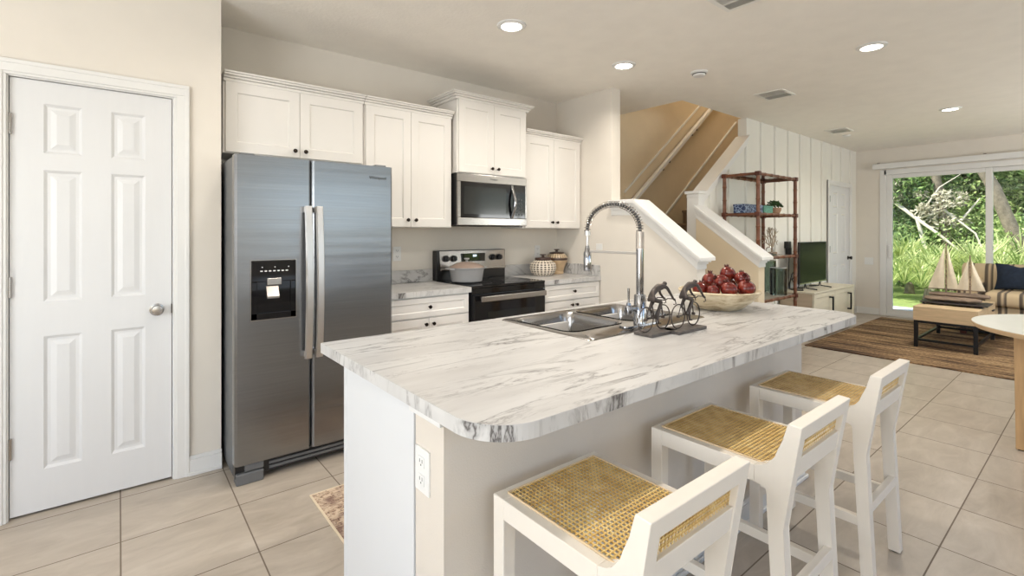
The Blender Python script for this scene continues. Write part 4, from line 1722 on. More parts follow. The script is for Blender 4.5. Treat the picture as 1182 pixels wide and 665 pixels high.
dC = bc.x * FW.x + bc.y * FW.y
fruits = [
    (841, 333.8, -.105, .0435, 'pomegranate in front of the pile, middle of the bowl rim'),
    (861, 332.5, -.085, .0475, 'big round pomegranate at the front right of the bowl'),
    (876, 333.5, .02, .041, 'pomegranate at the far right edge of the bowl'),
    (823.5, 336.0, -.085, .034, 'small low pomegranate in the front row, left of the middle one'),
    (808, 333.8, -.02, .040, 'pomegranate at the far left edge of the bowl'),
    (820, 323.8, .05, .044, 'upper left pomegranate of the pile'),
    (832.5, 326.2, -.03, .044, 'large pomegranate leaning on the upper left of the pile'),
    (844.5, 317.6, .055, .042, 'topmost pomegranate of the pile'),
    (856, 323.2, -.005, .042, 'pomegranate just right of and below the topmost one'),
    (866, 321.0, .085, .040, 'pomegranate behind at the upper right of the pile'),
    (847, 327.5, .15, .040, 'pomegranate half hidden in the middle of the pile'),
]
pts = [[*at_d(u, v, dC + dd), r] for u, v, dd, r, l in fruits]
# let the pile settle: push overlapping fruit apart
for it in range(60):
    for i in range(len(pts)):
        for j in range(i):
            a, c_ = Vector(pts[i][:3]), Vector(pts[j][:3])
            d = a - c_
            need = (pts[i][3] + pts[j][3]) * .985
            if 1e-5 < d.length < need:
                d = d.normalized() * (need - d.length) * .5
                for k in range(3):
                    pts[i][k] += d[k]
                    pts[j][k] -= d[k]
    for p_ in pts:                                  # nothing hangs over the rim
        q_ = Vector((p_[0] - bc.x, p_[1] - bc.y))
        lim = .196 - p_[3] * .8
        if q_.length > lim:
            q_ *= lim / q_.length
            p_[0], p_[1] = bc.x + q_.x, bc.y + q_.y
for k, ((x, y, z, r), (_, _, _, _, lab)) in enumerate(zip(pts, fruits)):
    t = thing('pomegranate', lab, 'pomegranate', (x, y, z - r * .92), 'pomegranates in the bowl')
    m = MB()
    m.ball((0, 0, 0), r, 20, (1, 1, .93))
    ph, th = random.uniform(0, 2 * PI), random.uniform(.2, 1.1)
    ax = Vector((math.cos(ph) * math.sin(th), math.sin(ph) * math.sin(th), math.cos(th)))
    for v in m.bm.verts:
        n = v.co.normalized()
        v.co *= 1 + .03 * math.sin(3 * n.x * 2 + k) * math.cos(2.6 * n.y * 2 + k)
        v.co += Vector((x, y, z))
    m.build('skin', 'pome', t, smooth=True)
    m = MB()
    tip = Vector((x, y, z)) + ax * r * .95
    a_ = ax.orthogonal().normalized()
    b_ = ax.cross(a_)
    for q in range(6):
        d0 = a_ * math.cos(q * PI / 3) + b_ * math.sin(q * PI / 3)
        m.tube([tip - ax * .002 + d0 * .006, tip + ax * .008 + d0 * .009, tip + ax * .014 + d0 * .013], [.0045, .0035, .001], 6)
    m.build('crown', 'pomecrown', t, 'dry crown', smooth=True)

# ---- bar stools
QX, QW = .75, .386
SZ = .657
st0 = thing('bar_stool', 'white bar stool with cane seat nearest the camera at the left end of the island', 'bar stool', (QX + QW / 2, .77, 0), 'white cane bar stools at the island')
lt = .040
for x in (QX, QX + QW - lt):
    m = MB()
    m.box(x, x + lt, .963, 1.005, .006, SZ, .003)
    l_ = m.build('leg', 'stool', st0)
    m = MB()
    m.lathe([(.014, 0), (.014, .007), (0, .007)], (x + lt / 2, .984, 0), 12)
    m.build('foot_pad', 'black', l_, 'black foot pad')
    yo = lambda z: .577 - .05 * (z - .5) / .3 if z > .5 else .551 + .026 * z / .5
    poly = [(.551, .006), (.577, .5), (yo(.76), .76), (yo(.76) + .04, .76)]
    poly += [(.590, .72), (.597, .70), (.604, .687), (.616, .672), (.632, .662), (.655, SZ)]
    poly += [(.655, .607), (.632, .606), (.621, .600), (.618, .588), (.617, .5), (.592, .006)]
    m = MB()
    m.prism(poly, 'x', x, x + lt, .002)
    l_ = m.build('leg', 'stool', st0)
    m = MB()
    m.lathe([(.014, 0), (.014, .007), (0, .007)], (x + lt / 2, .572, 0), 12)
    m.build('foot_pad', 'black', l_, 'black foot pad')
m = MB()
for x in (QX, QX + QW - lt):
    m.box(x, x + lt, .655, .963, SZ - .05, SZ, .002)
m.box(QX + lt, QX + QW - lt, .965, 1.005, SZ - .05, SZ, .002)
m.box(QX + lt, QX + QW - lt, .600, .635, SZ - .05, SZ - .004, .002)
m.build('seat_frame', 'stool', st0)
m = MB()
m.box(QX + .030, QX + QW - .030, .628, .980, SZ + .0005, SZ + .003)
cs = m.build('cane_seat', 'cane', st0, 'woven cane seat panel')
m = MB()
cc = [(QX + .030, .628), (QX + QW - .030, .628), (QX + QW - .030, .980), (QX + .030, .980)]
for a, c_ in zip(cc, cc[1:] + cc[:1]):
    m.tube([(*a, SZ + .002), (*c_, SZ + .002)], .0028, 6)
m.build('cane_spline', 'lightoak', cs)
m = MB()
m.prism([(yo(.756), .756), (yo(.80), .800), (yo(.80) + .036, .802), (yo(.756) + .042, .756)], 'x', QX, QX + QW, .0025)
m.build('top_rail', 'stool', st0)
m = MB()
m.prism([(yo(.645) + .004, .640), (yo(.70) + .004, .700), (yo(.70) + .034, .700), (yo(.645) + .036, .640)], 'x', QX + lt - .001, QX + QW - lt + .001, .002)
m.build('lower_back_rail', 'stool', st0)
m = MB()
m.prism([(yo(.70) + .016, .698), (yo(.76) + .018, .758), (yo(.76) + .021, .758), (yo(.70) + .019, .698)], 'x', QX + lt - .002, QX + QW - lt + .002)
m.build('cane_back', 'cane', st0, 'woven cane strip in the low backrest')
for x in (QX + .008, QX + QW - .032):
    m = MB()
    m.box(x, x + .024, .594, .966, .225, .260, .002)
    m.build('side_stretcher', 'stool', st0)
m = MB()
m.box(QX + lt - .002, QX + QW - lt + .002, .566, .590, .280, .315, .002)
m.build('rear_stretcher', 'stool', st0)
m = MB()
m.box(QX + lt - .002, QX + QW - lt + .002, .972, .998, .165, .20, .002)
m.build('footrest', 'stool', st0)
dup(st0, (1.431 + QW / 2, .77, 0), 'middle one of the three white cane bar stools along the island')
dup(st0, (2.153 + QW / 2, .77, 0), 'white cane bar stool farthest from the camera, at the right end of the island')


# ================================================================== CEILING FIXTURES
def can_light(x, y, label, power):
    t = thing('recessed_light', label, 'ceiling light', (x, y, CE), 'recessed ceiling lights')
    m = MB()
    m.lathe([(.066, -.012), (.072, -.014), (.092, -.006), (.095, 0), (.066, 0), (.066, -.012)], (x, y, CE), 36, closed=False)
    m.build('trim_ring', 'plate', t, smooth=True)
    m = MB()
    m.lathe([(0, -.013), (.05, -.0125), (.066, -.009), (.066, -.002), (0, -.002)], (x, y, CE), 32)
    m.build('lens', 'lens', t, 'glowing white lens', smooth=True)
    d = bpy.data.lights.new('downlight', 'AREA')
    d.shape = 'DISK'
    d.size = .13
    d.energy = power
    d.color = (1, .93, .84)
    d.spread = math.radians(150)
    o = bpy.data.objects.new('downlight', d)
    COL.objects.link(o)
    o.parent = t
    o.location = (0, 0, -.02)


can_light(1.962, 2.432, 'round glowing recessed ceiling light nearest the refrigerator', 9)
can_light(3.122, 2.448, 'round glowing recessed ceiling light before the stair wall', 9)
can_light(4.186, 1.087, 'large bright recessed ceiling light near the right, beyond the island', 15)
can_light(6.961, 1.103, 'small distant recessed ceiling light over the living area', 16)
# the same grid goes on above and behind the camera
can_light(.80, 2.432, 'recessed ceiling light above the floor before the pantry door', 4)
can_light(1.40, 1.087, 'recessed ceiling light above the left half of the island', 11)

sd = thing('smoke_detector', 'small white round smoke detector on the ceiling', 'smoke detector', (3.743, 2.16, CE))
m = MB()
m.lathe([(0, 0), (.066, 0), (.066, -.012), (.06, -.018), (0, -.018)], (3.743, 2.16, CE), 28)
m.build('base', 'plate', sd, smooth=True)
m = MB()
m.lathe([(0, -.018), (.052, -.018), (.046, -.036), (.03, -.04), (0, -.04)], (3.743, 2.16, CE), 28)
m.build('cover', 'plate', sd, smooth=True)
m = MB()
m.lathe([(.053, -.0185), (.0545, -.0185), (.0545, -.023), (.052, -.023)], (3.743, 2.16, CE), 28)
m.build('slot_ring', 'slot', sd)
t = thing('sprinkler_cover', 'tiny white round cover on the ceiling beyond the far vent', 'ceiling cover', (7.76, 2.30, CE))
m = MB()
m.lathe([(0, 0), (.05, 0), (.05, -.008), (.035, -.022), (0, -.024)], (7.76, 2.30, CE), 20)
m.build('cover', 'plate', t, smooth=True)


def vent(label, x0, x1, y0, y1):
    t = thing('ceiling_vent', label, 'vent', ((x0 + x1) / 2, (y0 + y1) / 2, CE), 'ceiling air vents')
    f = .028
    m = MB()
    m.box(x0, x1, y0, y0 + f, CE - .008, CE, .002)
    m.box(x0, x1, y1 - f, y1, CE - .008, CE, .002)
    m.box(x0, x0 + f, y0 + f, y1 - f, CE - .008, CE, .002)
    m.box(x1 - f, x1, y0 + f, y1 - f, CE - .008, CE, .002)
    m.box(x0 + .008 + (x1 - x0) / 2 - .012, x0 + (x1 - x0) / 2 + .012, y0 + f, y1 - f, CE - .008, CE)
    m.build('vent_frame', 'vent', t)
    m = MB()
    m.box(x0 + f, x1 - f, y0 + f, y1 - f, CE - .0015, CE - .0005)  # dark sheet under the closed ceiling paints the shade inside the duct
    m.build('duct_shade', 'ventdark', t)
    xm = (x0 + x1) / 2
    for a, c_, tilt in ((x0 + f, xm - .012, 1), (xm + .012, x1 - f, -1)):
        m = MB()
        n = 6
        for i in range(n):
            x = a + (c_ - a) * (i + .5) / n
            w = (c_ - a) / n * (.60 if tilt > 0 else .28)
            m.quad([(x - w, y0 + f, CE - (.005 if tilt > 0 else .012)), (x + w, y0 + f, CE - (.009 if tilt > 0 else .002)), (x + w, y1 - f, CE - (.009 if tilt > 0 else .002)), (x - w, y1 - f, CE - (.005 if tilt > 0 else .012))])
        bmesh.ops.solidify(m.bm, geom=m.bm.faces[:], thickness=.001)
        m.build('louver', 'vent', t)


vent('white louvered ceiling vent in the middle of the ceiling, larger one', 4.76, 5.07, 1.92, 2.185)
vent('white louvered ceiling vent farther away near the batten wall', 7.16, 7.47, 2.13, 2.38)
vent('white ceiling vent cut off by the top edge of the photo', 2.62, 2.85, 1.22, 1.46)

# ================================================================== RUGS
m = MB()
m.box(6.235, 9.22, -.9, 2.27, .0, .012, .003)
o = m.build('jute_rug', 'jute')
tag(o, 'large brown woven jute rug under the coffee table', 'rug')
rn = thing('kitchen_runner', 'small patterned brown runner rug on the tiles behind the island', 'rug', (1.5, 2.2, 0))
m = MB()
m.box(.753, 2.249, 1.904, 2.534, .0, .007, .001)
m.build('rug_pile', 'runner', rn)
m = MB()
m.box(.744, .753, 1.895, 2.543, 0, .007, .001)
m.box(2.249, 2.258, 1.895, 2.543, 0, .007, .001)
m.box(.753, 2.249, 1.895, 1.904, 0, .007, .001)
m.box(.753, 2.249, 2.534, 2.543, 0, .007, .001)
m.build('binding', 'binding', rn, 'cream edge binding')

# ================================================================== LIVING AREA
# ---- bamboo etagere
EX0, EX1, EY0, EY1 = 5.02, 5.93, 2.255, 2.605
et = thing('etagere', 'red brown bamboo shelf unit standing against the batten wall', 'shelf unit', ((EX0 + EX1) / 2, (EY0 + EY1) / 2, 0))
levels = [.16, .615, 1.06, 1.515, 1.925]


def bamboo(m, p0, p1, r, step=.13):
    p0, p1 = Vector(p0), Vector(p1)
    L_ = (p1 - p0).length
    n = max(2, int(L_ / step))
    pts_, rs = [], []
    for i in range(n):
        for f, rr in ((0, r * 1.22), (.06, r * 1.0), (.5, r * .95), (.94, r * 1.0)):
            pts_.append(p0.lerp(p1, (i + f) / n))
            rs.append(rr)
    pts_.append(p1)
    rs.append(r * 1.22)
    m.tube(pts_, rs, 10)


for x in (EX0, EX1):
    for y in (EY0, EY1):
        m = MB()
        bamboo(m, (x, y, 0), (x, y, 1.945), .019)
        m.build('post', 'bamboo', et, smooth=True)
for z in levels:
    m = MB()
    for y in (EY0, EY1):
        bamboo(m, (EX0, y, z), (EX1, y, z), .0155)
    for x in (EX0, EX1):
        bamboo(m, (x, EY0, z), (x, EY1, z), .0155)
    s_ = m.build('shelf_rail', 'bamboo', et, smooth=True)
    m = MB()
    m.box(EX0 + .01, EX1 - .01, EY0 + .01, EY1 - .01, z + .008, z + .014)
    m.build('shelf_panel', 'shelfglass' if z > 1.8 else 'glassshelf', s_)
for x in (EX0, EX1):
    for y in (EY0, EY1):
        for z in levels[1:]:
            m = MB()
            m.box(x - .025, x + .025, y - .025, y + .025, z - .022, z + .022, .006)
            m.build('wrapped_joint', 'knotwood', et, 'darker wrapped joint')

ztop = 1.530
y_ = 2.44
xa, xb = at_y(853, 240, y_).x, at_y(874, 240, y_).x
bb_ = thing('storage_box', 'dark blue patterned box on the upper shelf of the etagere', 'box', ((xa + xb) / 2, y_, ztop), 'boxes on the etagere')
m = MB()
m.box(xa, xb, y_ - .06, y_ + .06, ztop, ztop + .07, .003)
m.build('box_body', 'bluebox', bb_)
m = MB()
m.box(xa - .003, xb + .003, y_ - .063, y_ + .063, ztop + .07, ztop + .092, .003)
m.build('box_lid', 'bluebox', bb_)
xc, xd = at_y(875.5, 240, y_).x, at_y(886, 240, y_).x
b2 = thing('storage_box', 'pale teal box right of the dark blue box on the etagere', 'box', ((xc + xd) / 2, y_, ztop), 'boxes on the etagere')
m = MB()
m.box(xc, xd - .005, y_ - .06, y_ + .06, ztop, ztop + .07, .003)
m.build('box_body', 'teal', b2)
m = MB()
m.box(xc - .003, xd - .002, y_ - .063, y_ + .063, ztop + .07, ztop + .088, .003)
m.build('box_lid', 'teal', b2)
px_ = at_y(893, 240, y_).x
pl = thing('potted_plant', 'small dark green plant in a terracotta pot on the etagere', 'plant', (px_, y_, ztop))
m = MB()
m.lathe([(0, 0), (.055, 0), (.078, .05), (.08, .075), (.07, .075), (.05, .02), (0, .02)], (px_, y_, ztop), 24)
m.build('pot', 'planter', pl, smooth=True)
m = MB()
for i in range(260):
    a, q = random.uniform(0, 2 * PI), random.random() ** .5
    c_ = Vector((px_ + .11 * q * math.cos(a), y_ + .09 * q * math.sin(a), ztop + .085 + .075 * math.sqrt(max(0, 1 - q * q)) * random.uniform(.3, 1)))
    d1 = Vector((random.uniform(-1, 1), random.uniform(-1, 1), random.uniform(-.4, 1))).normalized() * .016
    d2 = d1.cross(Vector((random.uniform(-1, 1), random.uniform(-1, 1), random.uniform(-1, 1)))).normalized() * .009
    m.quad([c_ - d1, c_ + d2, c_ + d1, c_ - d2])
f_ = m.build('foliage', 'darkleaf', pl, 'dense rounded foliage')
f_['kind'] = 'stuff'

cx_, cz_ = at_y(891, 285, 2.42).x, 1.076
co = thing('coral_sculpture', 'branching pale coral ornament on the third shelf of the etagere', 'ornament', (cx_, 2.42, cz_))
m = MB()
m.box(cx_ - .05, cx_ + .05, 2.38, 2.46, cz_, cz_ + .03, .004)
m.build('stand', 'driftwood', co)
m = MB()


def branch(p, d, r, depth):
    q = p + d * (.075 if depth > 1 else .055)
    m.tube([p, (p + q) / 2 + Vector((random.uniform(-.006, .006), random.uniform(-.006, .006), 0)), q], [r, r * .9, r * .78], 6)
    if depth:
        for sgn in (-1, 1):
            a = sgn * random.uniform(.25, .6)
            nd = Vector((d.x * math.cos(a) - d.z * math.sin(a), d.y + random.uniform(-.15, .15), d.x * math.sin(a) + d.z * math.cos(a))).normalized()
            branch(q, nd, r * .78, depth - 1)


m.tube([(cx_, 2.42, cz_ + .02), (cx_, 2.42, cz_ + .07)], .010, 8)
for a in (-.9, -.35, .15, .6):
    branch(Vector((cx_, 2.42, cz_ + .06)), Vector((math.sin(a), 0, math.cos(a))), .0085, 3)
m.build('coral', 'coral', co, smooth=True)
xq = at_y(889, 292, 2.33).x
o = MB().box(xq - .10, xq + .05, 2.285, 2.345, 1.076, 1.096, .003).build('small_book', 'black')
tag(o, 'flat dark book lying at the front of the third etagere shelf', 'book')
m = MB()
m.ring((xq - .05, 2.315, 1.137), (1, .5, .001), .034, .006, 24, 8)
o = m.build('metal_ring', 'nickel', None, None, True)
tag(o, 'little metal ring ornament standing on the dark book', 'ornament')

for k, (u, yy, r, hh, lab) in enumerate(((898.5, 2.355, .085, .30, 'broad grey green glass cylinder vase on the low etagere shelf, in front'), (888, 2.525, .07, .37, 'taller clear glass cylinder vase behind the broad one on the low shelf'))):
    x = at_y(u, 320, yy).x
    v_ = thing('glass_vase', lab, 'vase', (x, yy, .631), 'glass vases on the etagere')
    m = MB()
    m.lathe([(0, 0), (r, 0), (r, hh), (r - .006, hh), (r - .006, .014), (0, .014)], (x, yy, .631), 32)
    m.build('glass', 'vaseglass', v_, smooth=True)
    m = MB()
    m.ring((x, yy, .631 + hh), (0, .0001, 1), r - .003, .004, 32, 6)
    m.build('rim', 'plate', v_, smooth=True)

# ---- plug and cord on the batten wall
px, pz = at_y(910, 284, YW - .03).x, at_y(910, 284, YW - .03).z
ad = thing('power_adapter', 'black power adapter plugged into the batten wall behind the etagere', 'plug', (px, YW - .03, pz))
m = MB()
m.box(px - .06, px + .03, YW - .055, YW - .001, pz - .03, pz + .06, .006)
m.box(px - .02, px + .03, YW - .06, YW - .001, pz - .12, pz - .02, .006)
m.build('adapter_body', 'black', ad)
m = MB()
m.tube([(px, YW - .04, pz - .11), (px - .03, YW - .045, pz - .35), (px - .05, YW - .05, pz - .6), (px + .05, YW - .06, pz - .78), (px + .25, YW - .07, .66)], .006, 8)
m.build('cord', 'cable', ad, smooth=True)

# ---- television console and television
KX0, KX1, KY0, KY1, KZ = 6.50, 7.96, 2.265, 2.655, .60
cn = thing('media_console', 'low whitewashed two door console under the television', 'console', ((KX0 + KX1) / 2, 2.46, 0))
m = MB()
m.box(KX0 + .01, KX1 - .01, KY0 + .022, KY1, .07, KZ - .022)
m.box(KX0 + .03, KX1 - .03, KY0 + .06, KY1 - .02, 0, .07)
m.build('console_body', 'consoleside', cn)
m = MB()
m.box(KX0, KX1, KY0 - .005, KY1, KZ - .022, KZ, .003)
m.build('console_top', 'console', cn)
for a, c_, hx in ((KX0 + .012, 7.215, 7.03), (7.222, KX1 - .012, 7.70)):
    m = MB()
    m.panels((a, KY0 + .021, .08), (1, 0, 0), (0, 0, 1), (0, -1, 0), c_ - a, KZ - .022 - .085, .02, [(.05, .05, c_ - a - .05, KZ - .157)], SH)
    d = m.build('console_door', 'console', cn)
    m = MB()
    m.box(hx - .011, hx + .011, KY0 - .045, KY0 - .028, .285, .515, .002)
    m.box(hx - .011, hx + .011, KY0 - .035, KY0 + .003, .285, .305, .002)
    m.box(hx - .011, hx + .011, KY0 - .035, KY0 + .003, .495, .515, .002)
    m.build('handle', 'blackmetal', d, 'black bar handle')
tv = thing('television', 'black flat television on the whitewashed console', 'television', (7.03, 2.45, KZ))
m = MB()
m.box(6.575, 7.475, 2.45, 2.475, .675, 1.205, .004)
m.box(6.72, 7.33, 2.475, 2.505, .70, .98, .008)
tb = m.build('television_body', 'black', tv)
m = MB()
m.box(6.585, 7.465, 2.4485, 2.4505, .692, 1.196)
m.build('screen', 'screen', tv, 'dark reflecting screen')
m = MB()
m.box(6.575, 7.475, 2.447, 2.452, .675, .69, .001)
m.build('bottom_bezel', 'nickel', tv, 'silver bottom bezel')
for x in (6.78, 7.27):
    m = MB()
    m.tube([(x, 2.462, .69), (x, 2.45, .622), (x + .02, 2.33, .608)], .008, 8)
    m.tube([(x, 2.462, .69), (x, 2.47, .622), (x - .01, 2.585, .608)], .008, 8)
    m.build('foot', 'black', tv, smooth=True)
m = MB()
m.tube([(6.62, 2.51, .86), (6.55, 2.53, .80), (6.56, 2.56, .68), (6.62, 2.58, .608), (6.54, 2.50, .607), (6.60, 2.42, .608), (6.70, 2.46, .607)], .008, 8)
m.tube([(6.62, 2.51, .80), (6.53, 2.52, .74), (6.55, 2.48, .65), (6.60, 2.54, .607), (6.66, 2.58, .608)], .007, 8)
o = m.build('television_cable', 'cable', None, None, True)
tag(o, 'tangled black cables on the console left of the television', 'cable')

# ---- coffee table
TX0, TX1, TY0, TY1 = 7.135, 8.33, .905, 1.455
tb_ = thing('coffee_table', 'light oak box coffee table on a black metal frame', 'coffee table', ((TX0 + TX1) / 2, (TY0 + TY1) / 2, .012))
m = MB()
m.box(TX0, TX1, TY0, TY1, .318, .478, .004)
m.build('table_box', 'lightoak', tb_)
m = MB()
m.box(TX0 + .62, TX1 - .03, TY0 - .002, TY0 + .004, .335, .462, .001)
dw = m.build('drawer', 'lightoak', tb_)
m = MB()
m.box(TX0 + .88, TX0 + 1.0, TY0 - .018, TY0 - .002, .395, .405, .001)
m.build('handle', 'blackmetal', dw)
lw = .036
for x in (TX0 + .005, TX1 - lw - .005):
    for y in (TY0 + .005, TY1 - lw - .005):
        m = MB()
        m.box(x, x + lw, y, y + lw, .012, .318, .002)
        m.build('leg', 'blackmetal', tb_)
m = MB()
for z0, z1 in ((.29, .318), (.085, .108)):
    for y in (TY0 + .008, TY1 - lw):
        m.box(TX0 + lw, TX1 - lw, y, y + .026, z0, z1)
    for x in (TX0 + .008, TX1 - lw):
        m.box(x, x + .026, TY0 + lw, TY1 - lw, z0, z1)
m.build('frame_rail', 'blackmetal', tb_)
ty = thing('tray', 'thin dark tray on little feet across the coffee table', 'tray', (7.6, 1.16, .4785))
m = MB()
m.box(7.42, 7.80, .865, 1.452, .498, .512, .004)
m.build('tray_top', 'tray', ty)
for x in (7.45, 7.77):
    for y in (.92, 1.42):
        m = MB()
        m.lathe([(.014, 0), (.012, .02), (0, .02)], (x, y, .4785), 10)
        m.build('foot', 'blackmetal', ty)

# ---- driftwood sailboat
sb = thing('driftwood_sailboat', 'driftwood model sailboat with two masts and canvas sails on the tray', 'model boat', (7.6, 1.15, .5125))
m = MB()


def log(y0, y1, x, z0, h, w, seed):
    rnd = random.Random(seed)
    n = 14
    rings = []
    for i in range(n + 1):
        f = i / n
        tp = min(1, .35 + 2.2 * min(f, 1 - f) * 1.6)
        ring = []
        for k in range(10):
            a = 2 * PI * k / 10
            rr = 1 + rnd.uniform(-.1, .1)
            ring.append(m.bm.verts.new((x + math.cos(a) * w * tp * rr, y0 + (y1 - y0) * f + rnd.uniform(-.006, .006), z0 + h / 2 + math.sin(a) * h / 2 * (min(1, tp + .25)) * (rr if math.sin(a) > -.5 else 1))))
        rings.append(ring)
    for a, c_ in zip(rings, rings[1:]):
        for k in range(10):
            m.face([a[k], a[(k + 1) % 10], c_[(k + 1) % 10], c_[k]])
    m.face(rings[0][::-1])
    m.face(rings[-1])


log(1.43, .93, 7.56, .513, .062, .08, 3)
log(1.40, .875, 7.64, .560, .062, .07, 8)
m.build('hull', 'driftwood', sb, 'rough driftwood hull', smooth=True)
ships = [(1.243, 1.185, 1.405, 1.128), (1.035, 1.045, 1.150, .905)]
for yc, zt_, yl, yr in ships:
    m = MB()
    m.tube([(7.61, yc, .60), (7.61, yc, zt_ + .02)], [.009, .006], 8)
    m.tube([(7.61, yl, .655), (7.61, yr, .655)], .005, 8)
    ms = m.build('mast', 'driftwood', sb, smooth=True)
    for ya, yb, nm in ((yc + .012, yl, 'sail'), (yc - .012, yr, 'sail')):
        m = MB()
        N_ = 8
        grid = []
        for i in range(N_ + 1):
            f = i / N_
            row = []
            for j in range(N_ + 1):
                g_ = j / N_
                y = ya + (yb - ya) * (1 - f) * g_
                z = .662 + (zt_ - .03 - .662) * f
                row.append(m.bm.verts.new((7.605 - .03 * math.sin(PI * f) * math.sin(PI * g_) - .004, y, z)))
            grid.append(row)
        for i in range(N_):
            for j in range(N_):
                m.face([grid[i][j], grid[i][j + 1], grid[i + 1][j + 1], grid[i + 1][j]])
        bmesh.ops.remove_doubles(m.bm, verts=m.bm.verts[:], dist=1e-5)
        bmesh.ops.solidify(m.bm, geom=m.bm.faces[:], thickness=.002)
        m.build(nm, 'sail', ms, 'triangular canvas sail', smooth=True)
    m = MB()
    for i in range(7):
        z = .72 + i * (zt_ - .78) / 7
        m.ring((7.605, yc - .006, z), (0, .2, 1), .012, .003, 12, 5)
    m.build('lashing', 'rope', ms)

# ---- sofa
so = thing('sofa', 'tan and brown striped sofa in front of the sliding glass door', 'sofa', (8.85, .2, .012))
SY_1, SY_0 = 1.33, -.80
m = MB()
m.box(8.52, 9.32, SY_0 + .02, SY_1 - .02, .10, .40, .03)
m.build('sofa_base', 'stripes', so, smooth=True)
for y0, y1 in ((SY_0 + .24, .14), (.15, SY_1 - .29)):
    m = MB()
    m.box(8.45, 9.08, y0, y1, .40, .575, .06, 4)
    m.build('seat_cushion', 'stripes', so, smooth=True)
m = MB()
m.prism([(9.06, .38), (9.30, .38), (9.36, .80), (9.32, .885), (9.24, .905), (9.16, .88), (9.12, .80)], 'y', SY_0, SY_1, .025)
m.build('backrest', 'stripes', so, smooth=True)
for y in (SY_0 + .12, SY_1 - .14):
    m = MB()
    m.box(8.55, 9.20, y - .10, y + .11, .12, .58, .03)
    m.tube([(8.53, y, .60), (8.56, y, .60), (9.2, y, .62)], [.085, .105, .105], 18)
    m.build('armrest', 'stripes', so, smooth=True)
for x in (8.58, 9.26):
    for y in (SY_0 + .1, SY_1 - .1):
        m = MB()
        m.box(x - .03, x + .03, y - .03, y + .03, .012, .105, .004)
        m.build('leg', 'knotwood', so)
# navy cushion
m = MB()
N_ = 14
pc = Vector((8.93, .75, .75))
for sgn in (-1, 1):
    g = []
    for i in range(N_ + 1):
        row = []
        for j in range(N_ + 1):
            a, c_ = i / N_ * 2 - 1, j / N_ * 2 - 1
            pin = 1 - .10 * (1 - abs(a) ** 2) * 0 - .0
            ea = a * (1 - .10 * (1 - c_ * c_))
            ec = c_ * (1 - .10 * (1 - a * a))
            th_ = .085 * ((1 - a * a) * (1 - c_ * c_)) ** .45
            dent = -.05 * math.exp(-(a / .35) ** 2) * max(0, (c_ - .2))
            p = Vector((sgn * th_ + .10 * (ec + 1) * .55, -ea * .235, ec * .172 + dent * .8))
            row.append(m.bm.verts.new(pc + p))
        g.append(row)
    for i in range(N_):
        for j in range(N_):
            m.face([g[i][j], g[i][j + 1], g[i + 1][j + 1], g[i + 1][j]])
bmesh.ops.remove_doubles(m.bm, verts=m.bm.verts[:], dist=1e-4)
o = m.build('throw_pillow', 'navy', None, None, True)
tag(o, 'navy blue pillow with a dented top on the striped sofa', 'pillow')

# ---- round dining table at the right edge
dt = thing('dining_table', 'round white topped table with light wood legs at the right edge', 'table', (4.52, 0.0, 0))
m = MB()
m.lathe([(0, .728), (.60, .728), (.615, .735), (.62, .748), (.62, .750), (0, .750)], (4.505, -.02, 0), 96)
m.build('tabletop', 'tabletop', dt, smooth=True)
m = MB()
m.lathe([(.592, .716), (.612, .718), (.6225, .732), (.6225, .746), (.60, .746)], (4.505, -.02, 0), 96)
m.build('edge', 'tableedge', dt, 'pale maple table edge', smooth=True)
for sx_, sy_ in ((4.285, .345), (4.80, .345), (4.285, -.385), (4.80, -.385)):
    m = MB()
    m.prism([(-.034, -.034), (.034, -.034), (.034, .034), (-.034, .034)], 'z', 0, 1)
    for v in m.bm.verts:
        k = .85 if v.co.z < .5 else 1.1
        v.co = Vector((sx_ + v.co.x * k, sy_ + v.co.y * k, .008 if v.co.z < .5 else .716))
    l_ = m.build('leg', 'oakleg', dt)
    m = MB()
    m.box(sx_ - .02, sx_ + .02, sy_ - .02, sy_ + .02, 0, .008)
    m.build('foot_pad', 'black', l_)

# ================================================================== GARDEN
b = MB()
b.box(XF + .14, 11.1, -3, 6.5, -.16, -.03)
struct(b.build('patio', 'concrete'), 'pale concrete patio slab outside the sliding door', 'patio')
b = MB()
b.box(11.1, 60, -40, 50, -.2, -.06)
o = b.build('lawn', 'lawn')
tag(o, 'sunlit lawn strip between the patio and the palmettos', 'lawn', kind='stuff')


